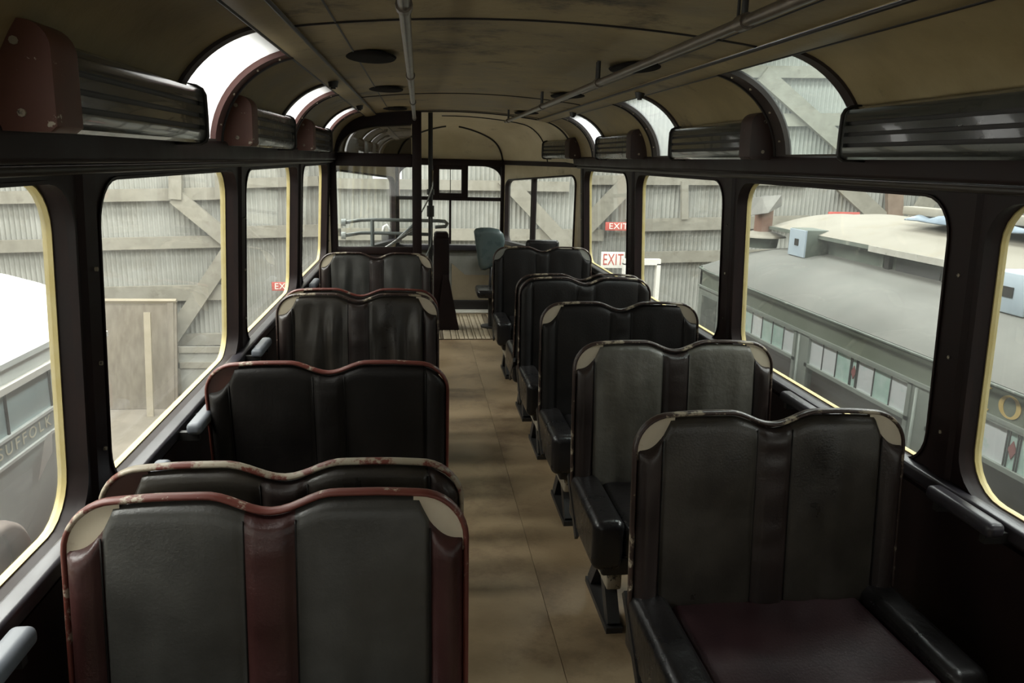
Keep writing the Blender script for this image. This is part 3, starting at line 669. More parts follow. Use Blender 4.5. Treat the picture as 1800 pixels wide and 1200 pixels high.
# attendant's seat: teal padded back on a post, and a low dark one farther to the right
cs = thing('attendant_seat', (.47, 7.55, FLOOR), 'teal-black padded tip-up seat back standing by the front apron', 'seat')
def bl(u, v): p = px(u, v, Y=7.50); return (p.x - .47, p.z - FLOOR)
ol = [bl(833, 407), bl(836, 402), bl(845, 400), bl(862, 400), bl(877, 403), bl(885, 411), bl(888, 422), bl(886, 436), bl(880, 452), bl(866, 470), bl(854, 476), bl(846, 476), bl(842, 466), bl(838, 440)]
m_ = len(ol); cxm = sum(p[0] for p in ol) / m_; czm = sum(p[1] for p in ol) / m_
V = []; layers = ((-.058, .72), (-.052, .90), (-.03, 1.0), (.0, 1.0), (.02, .93))
for y, s in layers:
    for p in ol: V.append((cxm + (p[0] - cxm) * s, y + (p[1] - czm) * -.12, czm + (p[1] - czm) * s))
Fc = [(r * m_ + i, r * m_ + (i + 1) % m_, (r + 1) * m_ + (i + 1) % m_, (r + 1) * m_ + i) for r in range(len(layers) - 1) for i in range(m_)] + [tuple(range(m_)), tuple(range((len(layers) - 1) * m_, len(layers) * m_))]
mesh('padded_back', V, Fc, M['teal'], cs, 1.0)
b = MB(); b.tube([(cxm + .03, .01, czm - .12), (cxm + .02, .03, .36), (cxm + .0, .02, .30)], .014, 8); b.build('back_bracket', M['iron'], cs, 3.2)
b = MB(); b.rbox(cxm - .12, cxm + .20, -.20, .18, .33, .41, .03, 3); b.build('seat_pad', M['cushion'], cs, .9)
b = MB(); b.cyl((cxm + .04, 0, 0), .035, .34, 14); b.cyl((cxm + .04, 0, 0), .11, .02, 18); b.build('pedestal', M['iron'], cs, .7)
c2 = thing('corner_seat', (.80, 7.30, FLOOR), 'low black rounded seat back showing above the farthest right-hand seat', 'seat')
p0 = px(924, 437, Y=7.2); p1 = px(983, 422, Y=7.2)
b = MB(); b.rbox(p0.x - .80, p1.x - .80, -.13, -.05, p0.z - FLOOR - .34, p1.z - FLOOR, .035, 4); b.build('padded_back', M['cushion'], c2, 1.0)
b = MB(); b.rbox(p0.x - .80, p1.x - .80, -.12, .18, .36, .44, .03, 3); b.build('seat_pad', M['cushion'], c2, 1.0)
b = MB(); b.rbox(p0.x - .74, p1.x - .86, -.06, .12, 0, .37, .01, 1); b.build('pedestal', M['iron'], c2, .9)

# ------------------------------------------------------------------ reversible seats
H = 1.05 - FLOOR; ZB = .455 - FLOOR      # rim height and foot of the back above the floor
def topline(u):
    a = abs(u); z = H
    if a < .13: z -= .036 * .5 * (1 + math.cos(math.pi * a / .13))
    z -= .010 * smoothstep((a - .2) / .2)
    if a > .30: z -= .10 - math.sqrt(max(0, .01 - (min(a, .3999) - .30) ** 2))
    return z
def leather_top(u, cutl, cutr):
    a = abs(u); z = H - .010
    if a < .13: z -= .036 * .5 * (1 + math.cos(math.pi * a / .13))
    z -= .010 * smoothstep((a - .2) / .2)
    if (u < 0 and cutl) or (u > 0 and cutr): q_ = max(0., min(1., (a - .302) / .080)); z -= .080 * (1 - (1 - q_) ** 2.3)
    elif a > .30: z = min(z, topline(u) - .010)
    return z
def lean(z, face): return (H - z) * .10 * face
def make_seat(side, Yb, face, label, lm, rm, rimm, platel=None, plater=None, fold=0.0, seed=1, cush=None, sag=.0):
    """reversible double seat; back at Yb, cushion on the +Y (face 1) or -Y (face -1) side of it"""
    t = thing('reversible_seat', (side * .65, Yb, FLOOR), label, 'seat', 'reversible double seats')
    NV = 26; h_ = [.0125 * k for k in range(24)] + [.302 + .0022 * k for k in range(9)] + [.3225 + .0065 * k for k in range(11)] + [.393]
    us = [-u for u in reversed(h_[1:])] + h_; NU = len(us) - 1
    def thick(u, w):
        a = abs(u); d = .024
        if a > .325: d += .015 * math.sin(math.pi * min(1, (a - .325) / .085))
        elif a < .052: d += .012 * math.sqrt(max(0, 1 - (a / .052) ** 2))
        else: d += .007 * math.sin(math.pi * (a - .052) / .273) * math.sin(math.pi * min(1, max(0, w)))
        for sline in (.325, .052): d -= .009 * math.exp(-((a - sline) / .006) ** 2)
        return d
    V = []; idx = {}
    for sgn in (-1, 1):
        for i, u in enumerate(us):
            zt = leather_top(u, platel is not None, plater is not None)
            for j in range(NV + 1):
                w = j / NV; z = ZB + (zt - ZB) * (1 - (1 - w) ** 1.25)
                e = min((.394 - abs(u)) / .03, (zt - z) / .03, (z - ZB) / .03 + .05); e = max(0, min(1, e))
                th = thick(u, w) * math.sqrt(max(0, 1 - (1 - e) ** 2))
                y = sgn * th
                if sgn == -1 or True:
                    nz_ = noise.noise(Vector((u * 16 + seed * 7.3, z * 1.9 + seed, sgn * 3.1)))
                    n2 = noise.noise(Vector((u * 6 + seed * 3.3, z * 5 + seed * 2, sgn * 5.1)))
                    if .06 < abs(u) < .32:
                        y += sgn * e * (fold * .016 * nz_ * smoothstep((H - z) / .2) + .0035 * n2 + fold * .004 * n2)
                    elif abs(u) <= .06: y += sgn * e * .006 * max(0, 1 - (u / .05) ** 2) * noise.noise(Vector((seed, z * 26, sgn)))
                V.append((u, y + lean(z, face), z)); idx[(sgn, i, j)] = len(V) - 1
    Fc = []; mi = []
    for sgn in (-1, 1):
        for i in range(NU):
            a = abs(us[i] + us[i + 1]) / 2; m_ = 1 if (a > .325 or a < .052) else 0
            for j in range(NV):
                q = (idx[(sgn, i, j)], idx[(sgn, i + 1, j)], idx[(sgn, i + 1, j + 1)], idx[(sgn, i, j + 1)])
                Fc.append(q if sgn < 0 else q[::-1]); mi.append(m_)
    me = bpy.data.meshes.new('backrest'); me.from_pydata(V, [], Fc); me.polygons.foreach_set('material_index', mi)
    back = link('backrest', me, [lm, rm], t, 3.2)
    # seam piping
    for us_ in (-.325, -.052, .052, .325):
        zt = leather_top(us_, platel is not None, plater is not None) - .014
        v, f = sweep([(us_, -.0195 + lean(z, face), z) for z in [lerp(ZB + .02, zt, k / 6) for k in range(7)]], .0022, 5)
        mesh('seam_piping', v, f, M['leather_dark'], back, 3.2)
    # metal rim over the top and down both edges
    path = [(-.4, ZB + .02 + .05 * k) for k in range(int((H - .11 - ZB) / .05))] + [(-.4, H - .115)]
    for k in range(49):
        g = -1 + 2 * k / 48
        if g < -.62: a = math.pi - (g + 1) / .38 * (math.pi / 2); path.append((-.30 + .10 * math.cos(a), topline(-.30) - .10 + .10 * math.sin(a)))
        elif g > .62: a = math.pi / 2 - (g - .62) / .38 * (math.pi / 2); path.append((.30 + .10 * math.cos(a), topline(.30) - .10 + .10 * math.sin(a)))
        else: u = g / .62 * .295; path.append((u, topline(u)))
    path += [(-u, z) for u, z in reversed(path[:int((H - .11 - ZB) / .05) + 1])]
    v, f = sweep([(u, lean(z, face), z) for u, z in path], .0068, 10, False, .0145, ref=(0, 1, 0)); mesh('rim', v, f, rimm, t, 3.2)
    # corner plates behind the cut-away leather corners
    for sg, pm in ((-1, platel), (1, plater)):
        if pm is None: continue
        V = []; K = 12
        for k in range(K + 1):
            u = sg * lerp(.290, .397, k / K); z1 = topline(u) - .004; z0 = leather_top(u, True, True) - .03
            for y in (-.007, .007):
                V.append((u, y + lean(z0, face), min(z0, z1 - .001))); V.append((u, y + lean(z1, face), z1))
        Fc = []
        for k in range(K): a = 4 * k; c = 4 * (k + 1); Fc += [(a, c, c + 1, a + 1), (a + 2, a + 3, c + 3, c + 2)]
        mesh('corner_plate', V, Fc, pm, t)
    # cushion: centre pad plus a bolster at each end
    cm = cush or M['cushion']; top = .50 - FLOOR; y0, y1 = sorted((.035 * face, .475 * face)); ais = -side
    def sagf(x, y, z):
        yy = (y - y0) / (y1 - y0); k = (z - (top - .13)) / .13
        d = -sag * math.sin(math.pi * max(0, min(1, yy))) * (.7 + .3 * math.cos(x * 14)) * max(0, k)
        d += .012 * noise.noise(Vector((x * 5 + seed, y * 7, 1))) * max(0, k)
        return (x, y, z + d)
    b = MB(); b.rbox(-.40 + .105, .40 - .105, y0, y1, top - .13, top, .035, 7, sagf); b.build('seat_cushion', cm, t, 1.2)
    for sg in (-1, 1):
        xa, xb = sorted((sg * .292, sg * .405)); b = MB(); b.rbox(xa, xb, y0 - .005, y1 + .01, top - .16, top + .03, .034, 5); bo = b.build('end_bolster', M['cushion'], t, 1.2)
        v, f = sweep([(sg * .300, yy, top + .012) for yy in [lerp(y0 + .02, y1 - .02, k / 4) for k in range(5)]], .004, 5); mesh('bolster_piping', v, f, M['leather_dark'], bo, 3.2)
    # iron under-frame: slotted side frames, cross rail and pedestal feet
    b = MB(); b.rbox(-.36, .36, y0 + .04, y1 - .05, top - .20, top - .13, .01, 1); b.build('seat_frame', M['iron'], t, .9)
    for sg in (-1, 1):
        b = MB(); ym = (y0 + y1) / 2
        b.rbox(sg * .30 - .028, sg * .30 + .028, ym - .14, ym + .14, top - .28, top - .19, .008, 1)
        b.build('side_frame', M['chipped'], t, .9)
        b = MB(); xo = sg * .30
        for q in (-1, 1): b.beam((xo, ym + q * .05, top - .27), (xo, ym + q * .15, .02), .045, .05, up=(0, 1, 0))
        b.box(xo - .03, xo + .03, ym - .18, ym + .18, 0, .022); b.build('leg', M['iron'], t)
        b = MB(); b.beam((xo * 1.34, .01 * face, ZB + .05), (xo * 1.34, .20 * face, top - .17), .012, .03); b.build('back_arm', M['iron'], t)
    return t

P, PD = M['plate'], M['plate_d']
make_seat(-1, 1.49, -1, 'nearest left seat back, grey leather with red side rolls and cream corners', M['leather2'], M['roll'], M['rim_red'], P, P, .25, 1)
make_seat(-1, 1.655, 1, 'left seat just behind the nearest back, only its worn red and cream rim showing', M['leather'], M['roll_b'], M['rim_cream'], PD, None, .3, 2)
make_seat(-1, 2.53, 1, 'third left seat, very dark back with worn red rim', M['leather_dark'], M['leather_dark'], M['rim_red'], PD, None, .15, 3)
make_seat(-1, 3.86, -1, 'left seat with creased shiny folds and cream corners in mid row', M['leather'], M['roll_b'], M['rim_dark'], P, P, 2.4, 4)
make_seat(-1, 4.01, 1, 'left seat backing onto the creased shiny one, only a second dark rim showing', M['leather'], M['roll_b'], M['rim_red'], P, P, .3, 5)
make_seat(-1, 5.59, -1, 'farthest left seat, before the glass partition, with wrinkled grey back', M['leather2'], M['roll_b'], M['rim_dark'], P, P, 2.2, 6)
make_seat(1, 1.955, -1, 'nearest right seat, whole cushion in view, cream corners on its back', M['leather'], M['roll_b'], M['rim_dark'], P, P, .5, 7, M['cushion_r'], .03)
make_seat(1, 2.81, -1, 'second right seat, crazed leather with painted sheen and cream corners', M['leather3'], M['roll_b'], M['rim_dark'], P, P, .9, 8, None, .02)
make_seat(1, 3.645, -1, 'third right seat, dark back with two cream corners', M['leather_dark'], M['leather_dark'], M['rim_dark'], P, P, .4, 9, None, .02)
make_seat(1, 4.46, -1, 'fourth right seat, black back without cream corners', M['leather_dark'], M['leather_dark'], M['rim_dark'], None, None, .3, 10, None, .02)
make_seat(1, 4.60, 1, 'right seat set back to back behind the fourth, second rim just showing', M['leather_dark'], M['leather_dark'], M['rim_dark'], None, None, .3, 12)
make_seat(1, 6.10, -1, 'farthest right seat, black back with greyish corner plates', M['leather_dark'], M['leather_dark'], M['rim_dark'], M['greyboard'], M['greyboard'], .3, 11)

# padded arm rests along the walls, one per seat
for side, spots in ((-1, ((1.20, 'beside the nearest left seat, at the picture corner'), (1.99, 'above the worn red and cream seat rim'), (2.52, 'beside the third left seat'), (3.50, 'just behind the creased shiny left seat'), (4.40, 'beyond the creased shiny left seat'), (5.34, 'beside the farthest left seat'))),
                    (1, ((1.68, 'beside the nearest right seat cushion'), (2.56, 'beside the second right seat'), (3.30, 'beside the third right seat'), (4.15, 'beside the fourth right seat'), (5.70, 'beside the farthest right seat')))):
    for y, where in spots:
        t = thing('wall_arm_rest', (side * 1.060, y, .868), ('grey-blue' if side < 0 else 'dark') + ' wall arm rest ' + where, 'arm rest', 'wall arm rests')
        b = MB(); b.rbox(-.024, .024, -.125, .125, -.022, .018, .016, 3); b.build('pad', M['padblue'] if side < 0 else M['sill'], t, 1.0)
        for q in (-.09, .09): b = MB(); b.box(*sorted((side * -.01, side * .085)), q - .010, q + .010, -.046, -.018); b.build('bracket', M['iron'], t)

# ------------------------------------------------------------------ the car barn outside
WY = 13.5
def corrugated(name, x0, x1, z0, z1, y, pitch=.080, amp=.019, m=None):
    nper = int((x1 - x0) / pitch); V = []; Fc = []; n = nper * 6
    for i in range(n + 1):
        x = x0 + (x1 - x0) * i / n; yy = y + amp * math.sin(2 * math.pi * i / 6)
        V += [(x, yy, z0), (x, yy, z1)]
    for i in range(n): Fc.append((2 * i, 2 * i + 2, 2 * i + 3, 2 * i + 1))
    me = bpy.data.meshes.new(name); me.from_pydata(V, [], Fc); return link(name, me, m or M['corr'], None, 3.2)
ewall = struct(corrugated('wall_barn_end', -10, 12, GROUND, 5.6, WY)); ewall['label'] = 'corrugated iron end wall of the car barn'
for nm2, x, s in (('left', -10, 1), ('right', 12, -1)):
    o = corrugated('wall_barn_' + nm2, -9, WY, GROUND, 5.6, 0, pitch=.152); struct(o)
    o.rotation_euler[2] = math.pi / 2; o.location = (x, 0, 0)
b = MB(); b.box(-10, 12, -9, WY, GROUND - .1, GROUND); struct(b.build('ground', M['ground']))
roof = struct(empty('barn_roof', (0, 0, 5.6)))
ybands = [-9.0]                       # unseen translucent sheets, placed and spaced to streak the floor with light
for k in range(4): yc_ = .8 + 3.4 * k; ybands += [yc_ - .55, yc_ + .55]
ybands.append(WY)
for k in range(len(ybands) - 1):
    for x0, x1, lit in ((-10, -8.2, None), (-8.2, -.9, 'rooflight_l'), (-.9, .9, None), (.9, 3.4, 'rooflight_r'), (3.4, 5.6, None), (5.6, 9.0, 'rooflight_r'), (9.0, 12, None)):  # outer right lit strip added to brighten the tram windows
        mesh('roof_sheet', [(x0, ybands[k], 0), (x1, ybands[k], 0), (x1, ybands[k + 1], 0), (x0, ybands[k + 1], 0)], [(0, 1, 2, 3)], M[lit] if lit and k % 2 else M['corr'], roof)
def wallpart(name, u0, v0, u1, v1, w, m, dy=.08, th=.10):
    a = px(u0, v0, Y=WY - dy); b_ = px(u1, v1, Y=WY - dy); b = MB(); b.beam(a, b_, th, w, up=(0, 0, 1)) if abs((b_ - a).z) < abs((b_ - a).x) else b.beam(a, b_, w, th, up=(0, 1, 0))
    return b.build(name, m, ewall)
# girts (horizontal timbers) and braces
wallpart('girt', -40, 348, 425, 339, .20, M['timber']); wallpart('girt', -40, 434, 425, 423, .20, M['timber'])
wallpart('girt', -40, 523, 425, 512, .26, M['timber']); wallpart('girt', 300, 597, 560, 592, .20, M['timber'])
wallpart('girt', 425, 322, 560, 318, .16, M['timber']); wallpart('girt', 425, 408, 600, 404, .2, M['timber'])
wallpart('girt', 590, 322, 1000, 328, .17, M['timber']); wallpart('girt', 590, 411, 1060, 413, .20, M['timber'])
wallpart('girt', 1010, 316, 1420, 318, .16, M['timber']); wallpart('girt', 1100, 396, 1420, 389, .22, M['timber'])
wallpart('girt', 1100, 453, 1420, 446, .20, M['timber']); wallpart('girt', 1280, 212, 1560, 209, .22, M['timber'])
wallpart('girt', 1280, 126, 1560, 128, .2, M['timber'])
wallpart('brace', 308, 345, 405, 425, .26, M['timber'], .16); wallpart('brace', 405, 440, 298, 600, .26, M['timber'], .16)
wallpart('post', 309, 290, 309, 350, .2, M['timber'], .2); wallpart('post', 388, 290, 388, 350, .16, M['timber'], .2)
wallpart('brace', 885, 312, 1005, 440, .26, M['timber'], .16); wallpart('brace', 1108, 318, 1030, 398, .30, M['timber'], .2)
wallpart('brace', 1480, 322, 1548, 385, .30, M['timber'], .16); wallpart('post', 1572, 320, 1572, 400, .30, M['timber_d'], .2)
wallpart('brace', 1650, 318, 1606, 392, .30, M['timber'], .3); wallpart('brace', 1340, 130, 1500, 272, .28, M['timber'], .16)
wallpart('post', 1203, 318, 1203, 385, .12, M['timber'], .14)
p0 = px(655, 322, Y=WY - .04); p1 = px(706, 286, Y=WY - .04)
b = MB(); b.box(p0.x, p1.x, p0.y, p0.y + .02, p0.z, p1.z); b.build('glare_patch', M['glare_glow_mat'], ewall)  # glowing patch added to stand in for glare in the partition glass
wallpart('post', 695, 280, 695, 450, .14, M['timber_d'], .5)

def text_mesh(name, s, size, m, parent, loc, rot, depth=.004, spacing=1.0, sx=1.0):
    cu = bpy.data.curves.new(name, 'FONT'); cu.body = s; cu.size = size; cu.extrude = depth; cu.align_x = 'CENTER'; cu.align_y = 'CENTER'; cu.space_character = spacing; cu.resolution_u = 3
    o = bpy.data.objects.new(name, cu); COL.objects.link(o); bpy.context.view_layer.update()
    me = bpy.data.meshes.new_from_object(o.evaluated_get(bpy.context.evaluated_depsgraph_get())); bpy.data.objects.remove(o)
    for v in me.vertices: v.co.x *= sx
    me.materials.clear(); q = link(name, me, m, parent); q.location = loc; q.rotation_euler = rot; return q
def sign(label, u0, v0, u1, v1, Y, board, ink, word, tsize=.8, sx=1.0):
    a = px(u0, v1, Y=Y); b_ = px(u1, v0, Y=Y); c = (a + b_) / 2; w = b_.x - a.x; h = b_.z - a.z
    t = thing('exit_sign', (c.x, Y, c.z), label, 'sign', 'exit signs on the barn wall')
    b = MB(); b.rbox(-w / 2, w / 2, 0, .03, -h / 2, h / 2, .006, 1); b.build('board', board, t, .9)
    if word: text_mesh('lettering', word, h * tsize, ink, t, (0, -.002, 0), (math.pi / 2, 0, 0), .002, 1.05, sx)
    return t
sign('red exit sign with white letters above the white one, beside a bus pillar', 1064, 391, 1110, 405, WY - .25, M['signred'], M['signwhite'], 'EXIT', 1.0, 1.12)
sign('white exit sign with red letters low on the barn wall', 1056, 443, 1099, 471, WY - .25, M['signwhite'], M['signred'], 'EXIT', 1.0, .62)
sign('faded red exit sign seen through the second left window', 478, 496, 520, 511, WY - .25, M['signred'], M['signwhite'], 'EXIT', 1.0, 1.0)
sign('red sign mostly hidden behind the crown of the tram roof', 1455, 373, 1512, 388, WY - .25, M['signred'], M['signwhite'], None)

# leaning doors, plank and framed panel by the end wall, seen through the left window
t = thing('leaning_door', (px(240, 540, Y=12.6).x, 12.6, GROUND), 'big brown-grey wooden door leaning on the barn wall, left window', 'door')
a = px(150, 800, Y=12.6); b_ = px(299, 538, Y=12.6); hh = b_.z - GROUND; ww = b_.x - a.x; x0 = a.x - t.location.x
b = MB(); b.beam((x0 + ww / 2, 0, 0), (x0 + ww / 2, .35, hh), ww, .05, up=(0, 1, 0)); b.build('leaf', M['door_wood'], t)
b = MB(); b.beam((x0 + ww / 2, .35 - .04, hh), (x0 + ww / 2, .36, hh + .03), ww, .07, up=(0, 1, 0)); b.build('top_rail', M['plank'], t)
for q in (.06, .94): b = MB(); b.beam((x0 + ww * q, -.03, 0), (x0 + ww * q, .32, hh), .10, .03, up=(0, 1, 0)); b.build('stile', M['door_wood'], t)
p = px(253, 552, Y=12.3); b = MB(); b.beam((0, 0, 0), (.0, .25, p.z - GROUND), .10, .05, up=(0, 1, 0)); o = b.build('leaning_plank', M['plank']); o.location = (p.x, 12.2, GROUND)
tag(o, 'pale upright plank leaning against the big brown door', 'plank')
t = thing('framed_panel', (px(364, 700, Y=12.9).x, 12.95, GROUND), 'grey framed panel standing low against the barn wall under the brace', 'panel')
a = px(320, 800, Y=12.9); b_ = px(408, 610, Y=12.9); w2 = (b_.x - a.x) / 2; hh = b_.z - GROUND
b = MB(); b.box(-w2, w2, 0, .03, 0, hh); b.build('sheet', M['corr'], t)
for q in (-1, 1): b = MB(); b.box(q * w2 - .06, q * w2 + .06, -.03, .0, 0, hh); b.build('stile', M['timber'], t)
for z in (hh - .1, hh * .62, 0.05): b = MB(); b.box(-w2, w2, -.03, 0, z, z + .1); b.build('rail', M['timber'], t)
# door frame at the right, under the white exit sign
t = thing('white_door_frame', (px(1140, 470, Y=11.5).x, 11.5, GROUND), 'white painted door frame on the barn floor beyond the second right window', 'door frame')
a = px(1095, 470, Y=11.5); b_ = px(1160, 463, Y=11.5)
b = MB(); b.box(b_.x - t.location.x - .06, b_.x - t.location.x, -.05, .05, 0, b_.z - GROUND); b.build('jamb', M['signwhite'], t)
b = MB(); b.box(a.x - t.location.x, a.x - t.location.x + .06, -.05, .05, 0, b_.z - GROUND); b.build('jamb', M['signwhite'], t)
b = MB(); b.box(a.x - t.location.x, b_.x - t.location.x, -.05, .05, b_.z - GROUND - .02, b_.z - GROUND + .07); b.build('head', M['signwhite'], t)

# ------------------------------------------------------------------ tram with clerestory roof on the right-hand track
TX0, TXC, TE, TYE = 2.10, 3.30, .85, 6.63          # near eave, centre line, eave height, front end
tram = thing('clerestory_tram', (TXC, 2.0, GROUND), 'olive green tram with dusty grey clerestory roof on the next track', 'tram')
tl = lambda x, y, z: (x - TXC, y - 2.0, z - GROUND)
HALF = TXC - TX0
def roof_z(d):      # d = distance from the eave inwards
    return TE + .25 * math.sin(min(1, d / .72) * math.pi / 2) ** .72
YR0 = -3.5; V = []; Fc = []; K = 14
ylist = [YR0, -1, 1, 3, 4.5, 5.4] + [5.4 + 1.23 * math.sin(math.pi / 2 * k / 9) for k in range(1, 10)]
for y in ylist:
    e = 1.0
    if y > 5.4: q = (y - 5.4) / 1.24; e = math.sqrt(max(0.0004, 1 - q ** 2.6))
    for k in range(-K, K + 1):
        x = k / K; d = (1 - abs(x)) * HALF
        if y > 5.4: z = TE + (roof_z(d) - TE) * e + .0
        else: z = roof_z(d)
        hw = HALF * (1 if y <= 5.4 else (1 - .10 * ((y - 5.4) / 1.24) ** 6))
        V.append(tl(TXC + x * hw, y, z))
n = 2 * K + 1
for j in range(len(ylist) - 1):
    for i in range(n - 1): Fc.append((j * n + i, j * n + i + 1, (j + 1) * n + i + 1, (j + 1) * n + i))
mesh('lower_roof', V, Fc, M['canvas'], tram, 3.2)
# eave moulding
b = MB(); b.tube([tl(TX0 - .01, YR0, TE - .008), tl(TX0 - .01, 5.4, TE - .008), tl(TX0, 6.2, TE - .008), tl(TX0 + .03, 6.5, TE - .008), tl(TX0 + .12, 6.63, TE - .008), tl(TX0 + 1.0, 6.64, TE - .008)], .009, 8); b.build('eave_moulding', M['darkgreen'], tram, 3.2)
DX = 2.72; DZ0, DZ1 = 1.03, 1.215; DE = 6.05
b = MB(); b.box(DX - TXC, 2 * TXC - DX - TXC, YR0 - 2, DE - 2, DZ0 - GROUND - .05, DZ1 - GROUND); b.build('clerestory_wall', M['darkgreen'], tram)
# clerestory windows and small ribs along the near side
for k, y in enumerate((2.25, 2.85, 3.45, 4.05, 4.62)):
    b = MB(); b.box(DX - .03 - TXC, DX - TXC, y - 2.0, y - 2 + .05, DZ0 - GROUND, DZ1 - GROUND); b.build('clerestory_rib', M['iron'], tram)
    b = MB(); b.box(DX - .012 - TXC, DX - TXC, y - 2 + .09, y - 2 + .52, DZ0 + .05 - GROUND, DZ1 - .04 - GROUND); b.build('clerestory_light', M['lead'] if k % 2 else M['paleblue'] if False else M['darkgreen'], tram)
b = MB(); b.box(DX - .05 - TXC, DX - TXC, YR0 - 2, DE - 2, DZ0 - .015 - GROUND, DZ0 + .018 - GROUND); b.build('flashing', M['edge_white'], tram)
# clerestory roof: cambered, with a flaking white edge
V = []; Fc = []; K = 10; hw = TXC - (DX - .10); ys2 = [YR0, 1, 4, DE - .3, DE + .15, DE + .25]
for y in ys2:
    for k in range(-K, K + 1):
        x = k / K; e = 1 if y < DE else .97 if y < DE + .2 else .9
        V.append(tl(TXC + x * hw * e, y, DZ1 + .022 + .145 * (1 - x * x) * (1 if y < DE + .1 else .75)))
n = 2 * K + 1
for j in range(len(ys2) - 1):
    for i in range(n - 1): Fc.append((j * n + i, j * n + i + 1, (j + 1) * n + i + 1, (j + 1) * n + i))
mesh('clerestory_roof', V, Fc, M['canvas_top'], tram, 3.2)
b = MB(); b.box(DX - .105 - TXC, DX - .07 - TXC, YR0 - 2, 4.75 - 2, DZ1 - .018 - GROUND, DZ1 + .022 - GROUND); b.build('roof_edge', M['edge_white'], tram)
b = MB(); b.box(DX - .10 - TXC, DX - .07 - TXC, 4.75 - 2, DE + .2 - 2, DZ1 - .005 - GROUND, DZ1 + .02 - GROUND); b.build('roof_edge', M['darkgreen'], tram)
# side: letterboard, posts, windows with leaded top lights
sidex = TX0 + .03 - TXC
b = MB(); b.box(sidex, sidex + .05, YR0 - 2, 6.46 - 2, .69 - GROUND, TE - GROUND); b.build('letterboard', M['green'], tram)
b = MB(); b.box(sidex - .015, sidex + .05, YR0 - 2, 6.46 - 2, .683 - GROUND, .700 - GROUND); b.build('letterboard_moulding', M['greengrey'], tram)
b = MB(); b.box(sidex, sidex + .05, YR0 - 2, 6.46 - 2, -2.0 - GROUND, -.28 - GROUND); b.build('side_panel', M['green'], tram)
b = MB(); b.box(sidex + .35, sidex + .40, YR0 - 2, 6.46 - 2, -.3 - GROUND, .46 - GROUND); b.build('dim_interior_lining', M['greengrey'], tram)
b = MB(); b.box(sidex, -sidex, 6.41 - 2, 6.46 - 2, -2.0 - GROUND, .82 - GROUND); b.build('end_panel', M['greengrey'], tram)
b = MB(); b.box(sidex + 2.28, sidex + 2.33, YR0 - 2, 6.46 - 2, -2.0 - GROUND, -.25 - GROUND); b.build('far_side', M['green'], tram)
for xx in (sidex + .2, sidex + 2.1):
    for yy in (-.2, 1.0, 3.0): b = MB(); b.cyl((xx, yy, .36), .36, .09, 24, axis='x'); b.build('wheel', M['iron'], tram, .7)
b = MB(); b.box(sidex + .15, sidex + 2.1, -4.5, 3.9, .35, .45); b.build('underframe', M['iron'], tram)
def tram_window(y0, y1, panes, leaded):
    """one side window: frame, row of small top-light panes with lead cames, clear lower sash"""
    zt, zb = .672, .505
    w = empty('side_window', (sidex, y0 - 2, 0)); w.parent = tram
    b = MB(); L_ = y1 - y0
    for (a, c, za, zc) in ((-.03, L_ + .03, zt, zt + .02), (-.03, L_ + .03, zb - .022, zb), (-.03, 0, -.28, zt + .02), (L_, L_ + .03, -.28, zt + .02), (-.03, L_ + .03, -.28, -.25)):
        b.box(-.012, .03, a, c, za - GROUND, zc - GROUND)
    b.build('window_frame', M['greengrey'], w)
    ws = panes if not leaded else None
    cuts = [0.0]
    if leaded:
        u = (L_ - .075) / panes
        for k in range(panes // 2): cuts.append(cuts[-1] + u)
        cuts += [cuts[-1] + .014, cuts[-1] + .061, cuts[-1] + .075]
        for k in range(panes // 2): cuts.append(cuts[-1] + u)
    else:
        for k in range(panes): cuts.append(cuts[-1] + L_ / panes)
    rr = random.Random(int(y0 * 100))
    for a, c in zip(cuts[:-1], cuts[1:]):
        gm = M['opal_g'] if c - a < .05 or rr.random() < .2 else M['opal']
        b = MB(); b.box(.006, .012, a + .002, c - .002, zb - GROUND, zt - GROUND); b.build('pane', gm, w)
    for c in cuts[1:-1]:
        b = MB(); b.box(.001, .014, c - .003, c + .003, zb - GROUND, zt - GROUND); b.build('lead_came', M['lead'], w)
    if leaded:
        c = (cuts[panes // 2 + 1] + cuts[panes // 2 + 2]) / 2; zc = (zt + zb) / 2 - GROUND
        b = MB(); b.add([(.001, c - .024, zc), (.001, c, zc + .04), (.001, c + .024, zc), (.001, c, zc - .04), (.005, c - .024, zc), (.005, c, zc + .04), (.005, c + .024, zc), (.005, c, zc - .04)], [(0, 1, 2, 3), (7, 6, 5, 4), (0, 4, 5, 1), (1, 5, 6, 2), (2, 6, 7, 3), (3, 7, 4, 0)]); b.build('red_diamond_pane', M['redglass'], w)
    b = MB(); b.add([(.012, 0, -.25 - GROUND), (.012, L_, -.25 - GROUND), (.012, L_, zb - .02 - GROUND), (.012, 0, zb - .02 - GROUND)], [(0, 1, 2, 3)]); b.build('lower_pane', M['pane_part'], w)
    return w
ya = px(1597, 690, X=TX0 + .03).y; yb_ = px(1425, 600, X=TX0 + .03).y; yc = px(1397, 600, X=TX0 + .03).y
pitch_ = yc - ya
wl = yb_ - ya
for k in range(-2, 3):
    y0 = ya + k * pitch_
    if y0 + wl > 5.9: continue
    tram_window(y0, y0 + wl, 6, k in (-1, 0, -2))
    b = MB(); gap = pitch_ - wl
    b.box(sidex - .004, sidex + .05, y0 - 2 - gap + .03, y0 - 2 - .03, -.28 - GROUND, .69 - GROUND)
    b.build('window_post', M['greengrey'], tram)
    b = MB(); b.tube([(sidex - .006, y0 - 2 - gap * .35, -.2 - GROUND), (sidex - .006, y0 - 2 - gap * .35, .67 - GROUND)], .010, 8); b.build('post_bead', M['greengrey'], tram, 3.2)
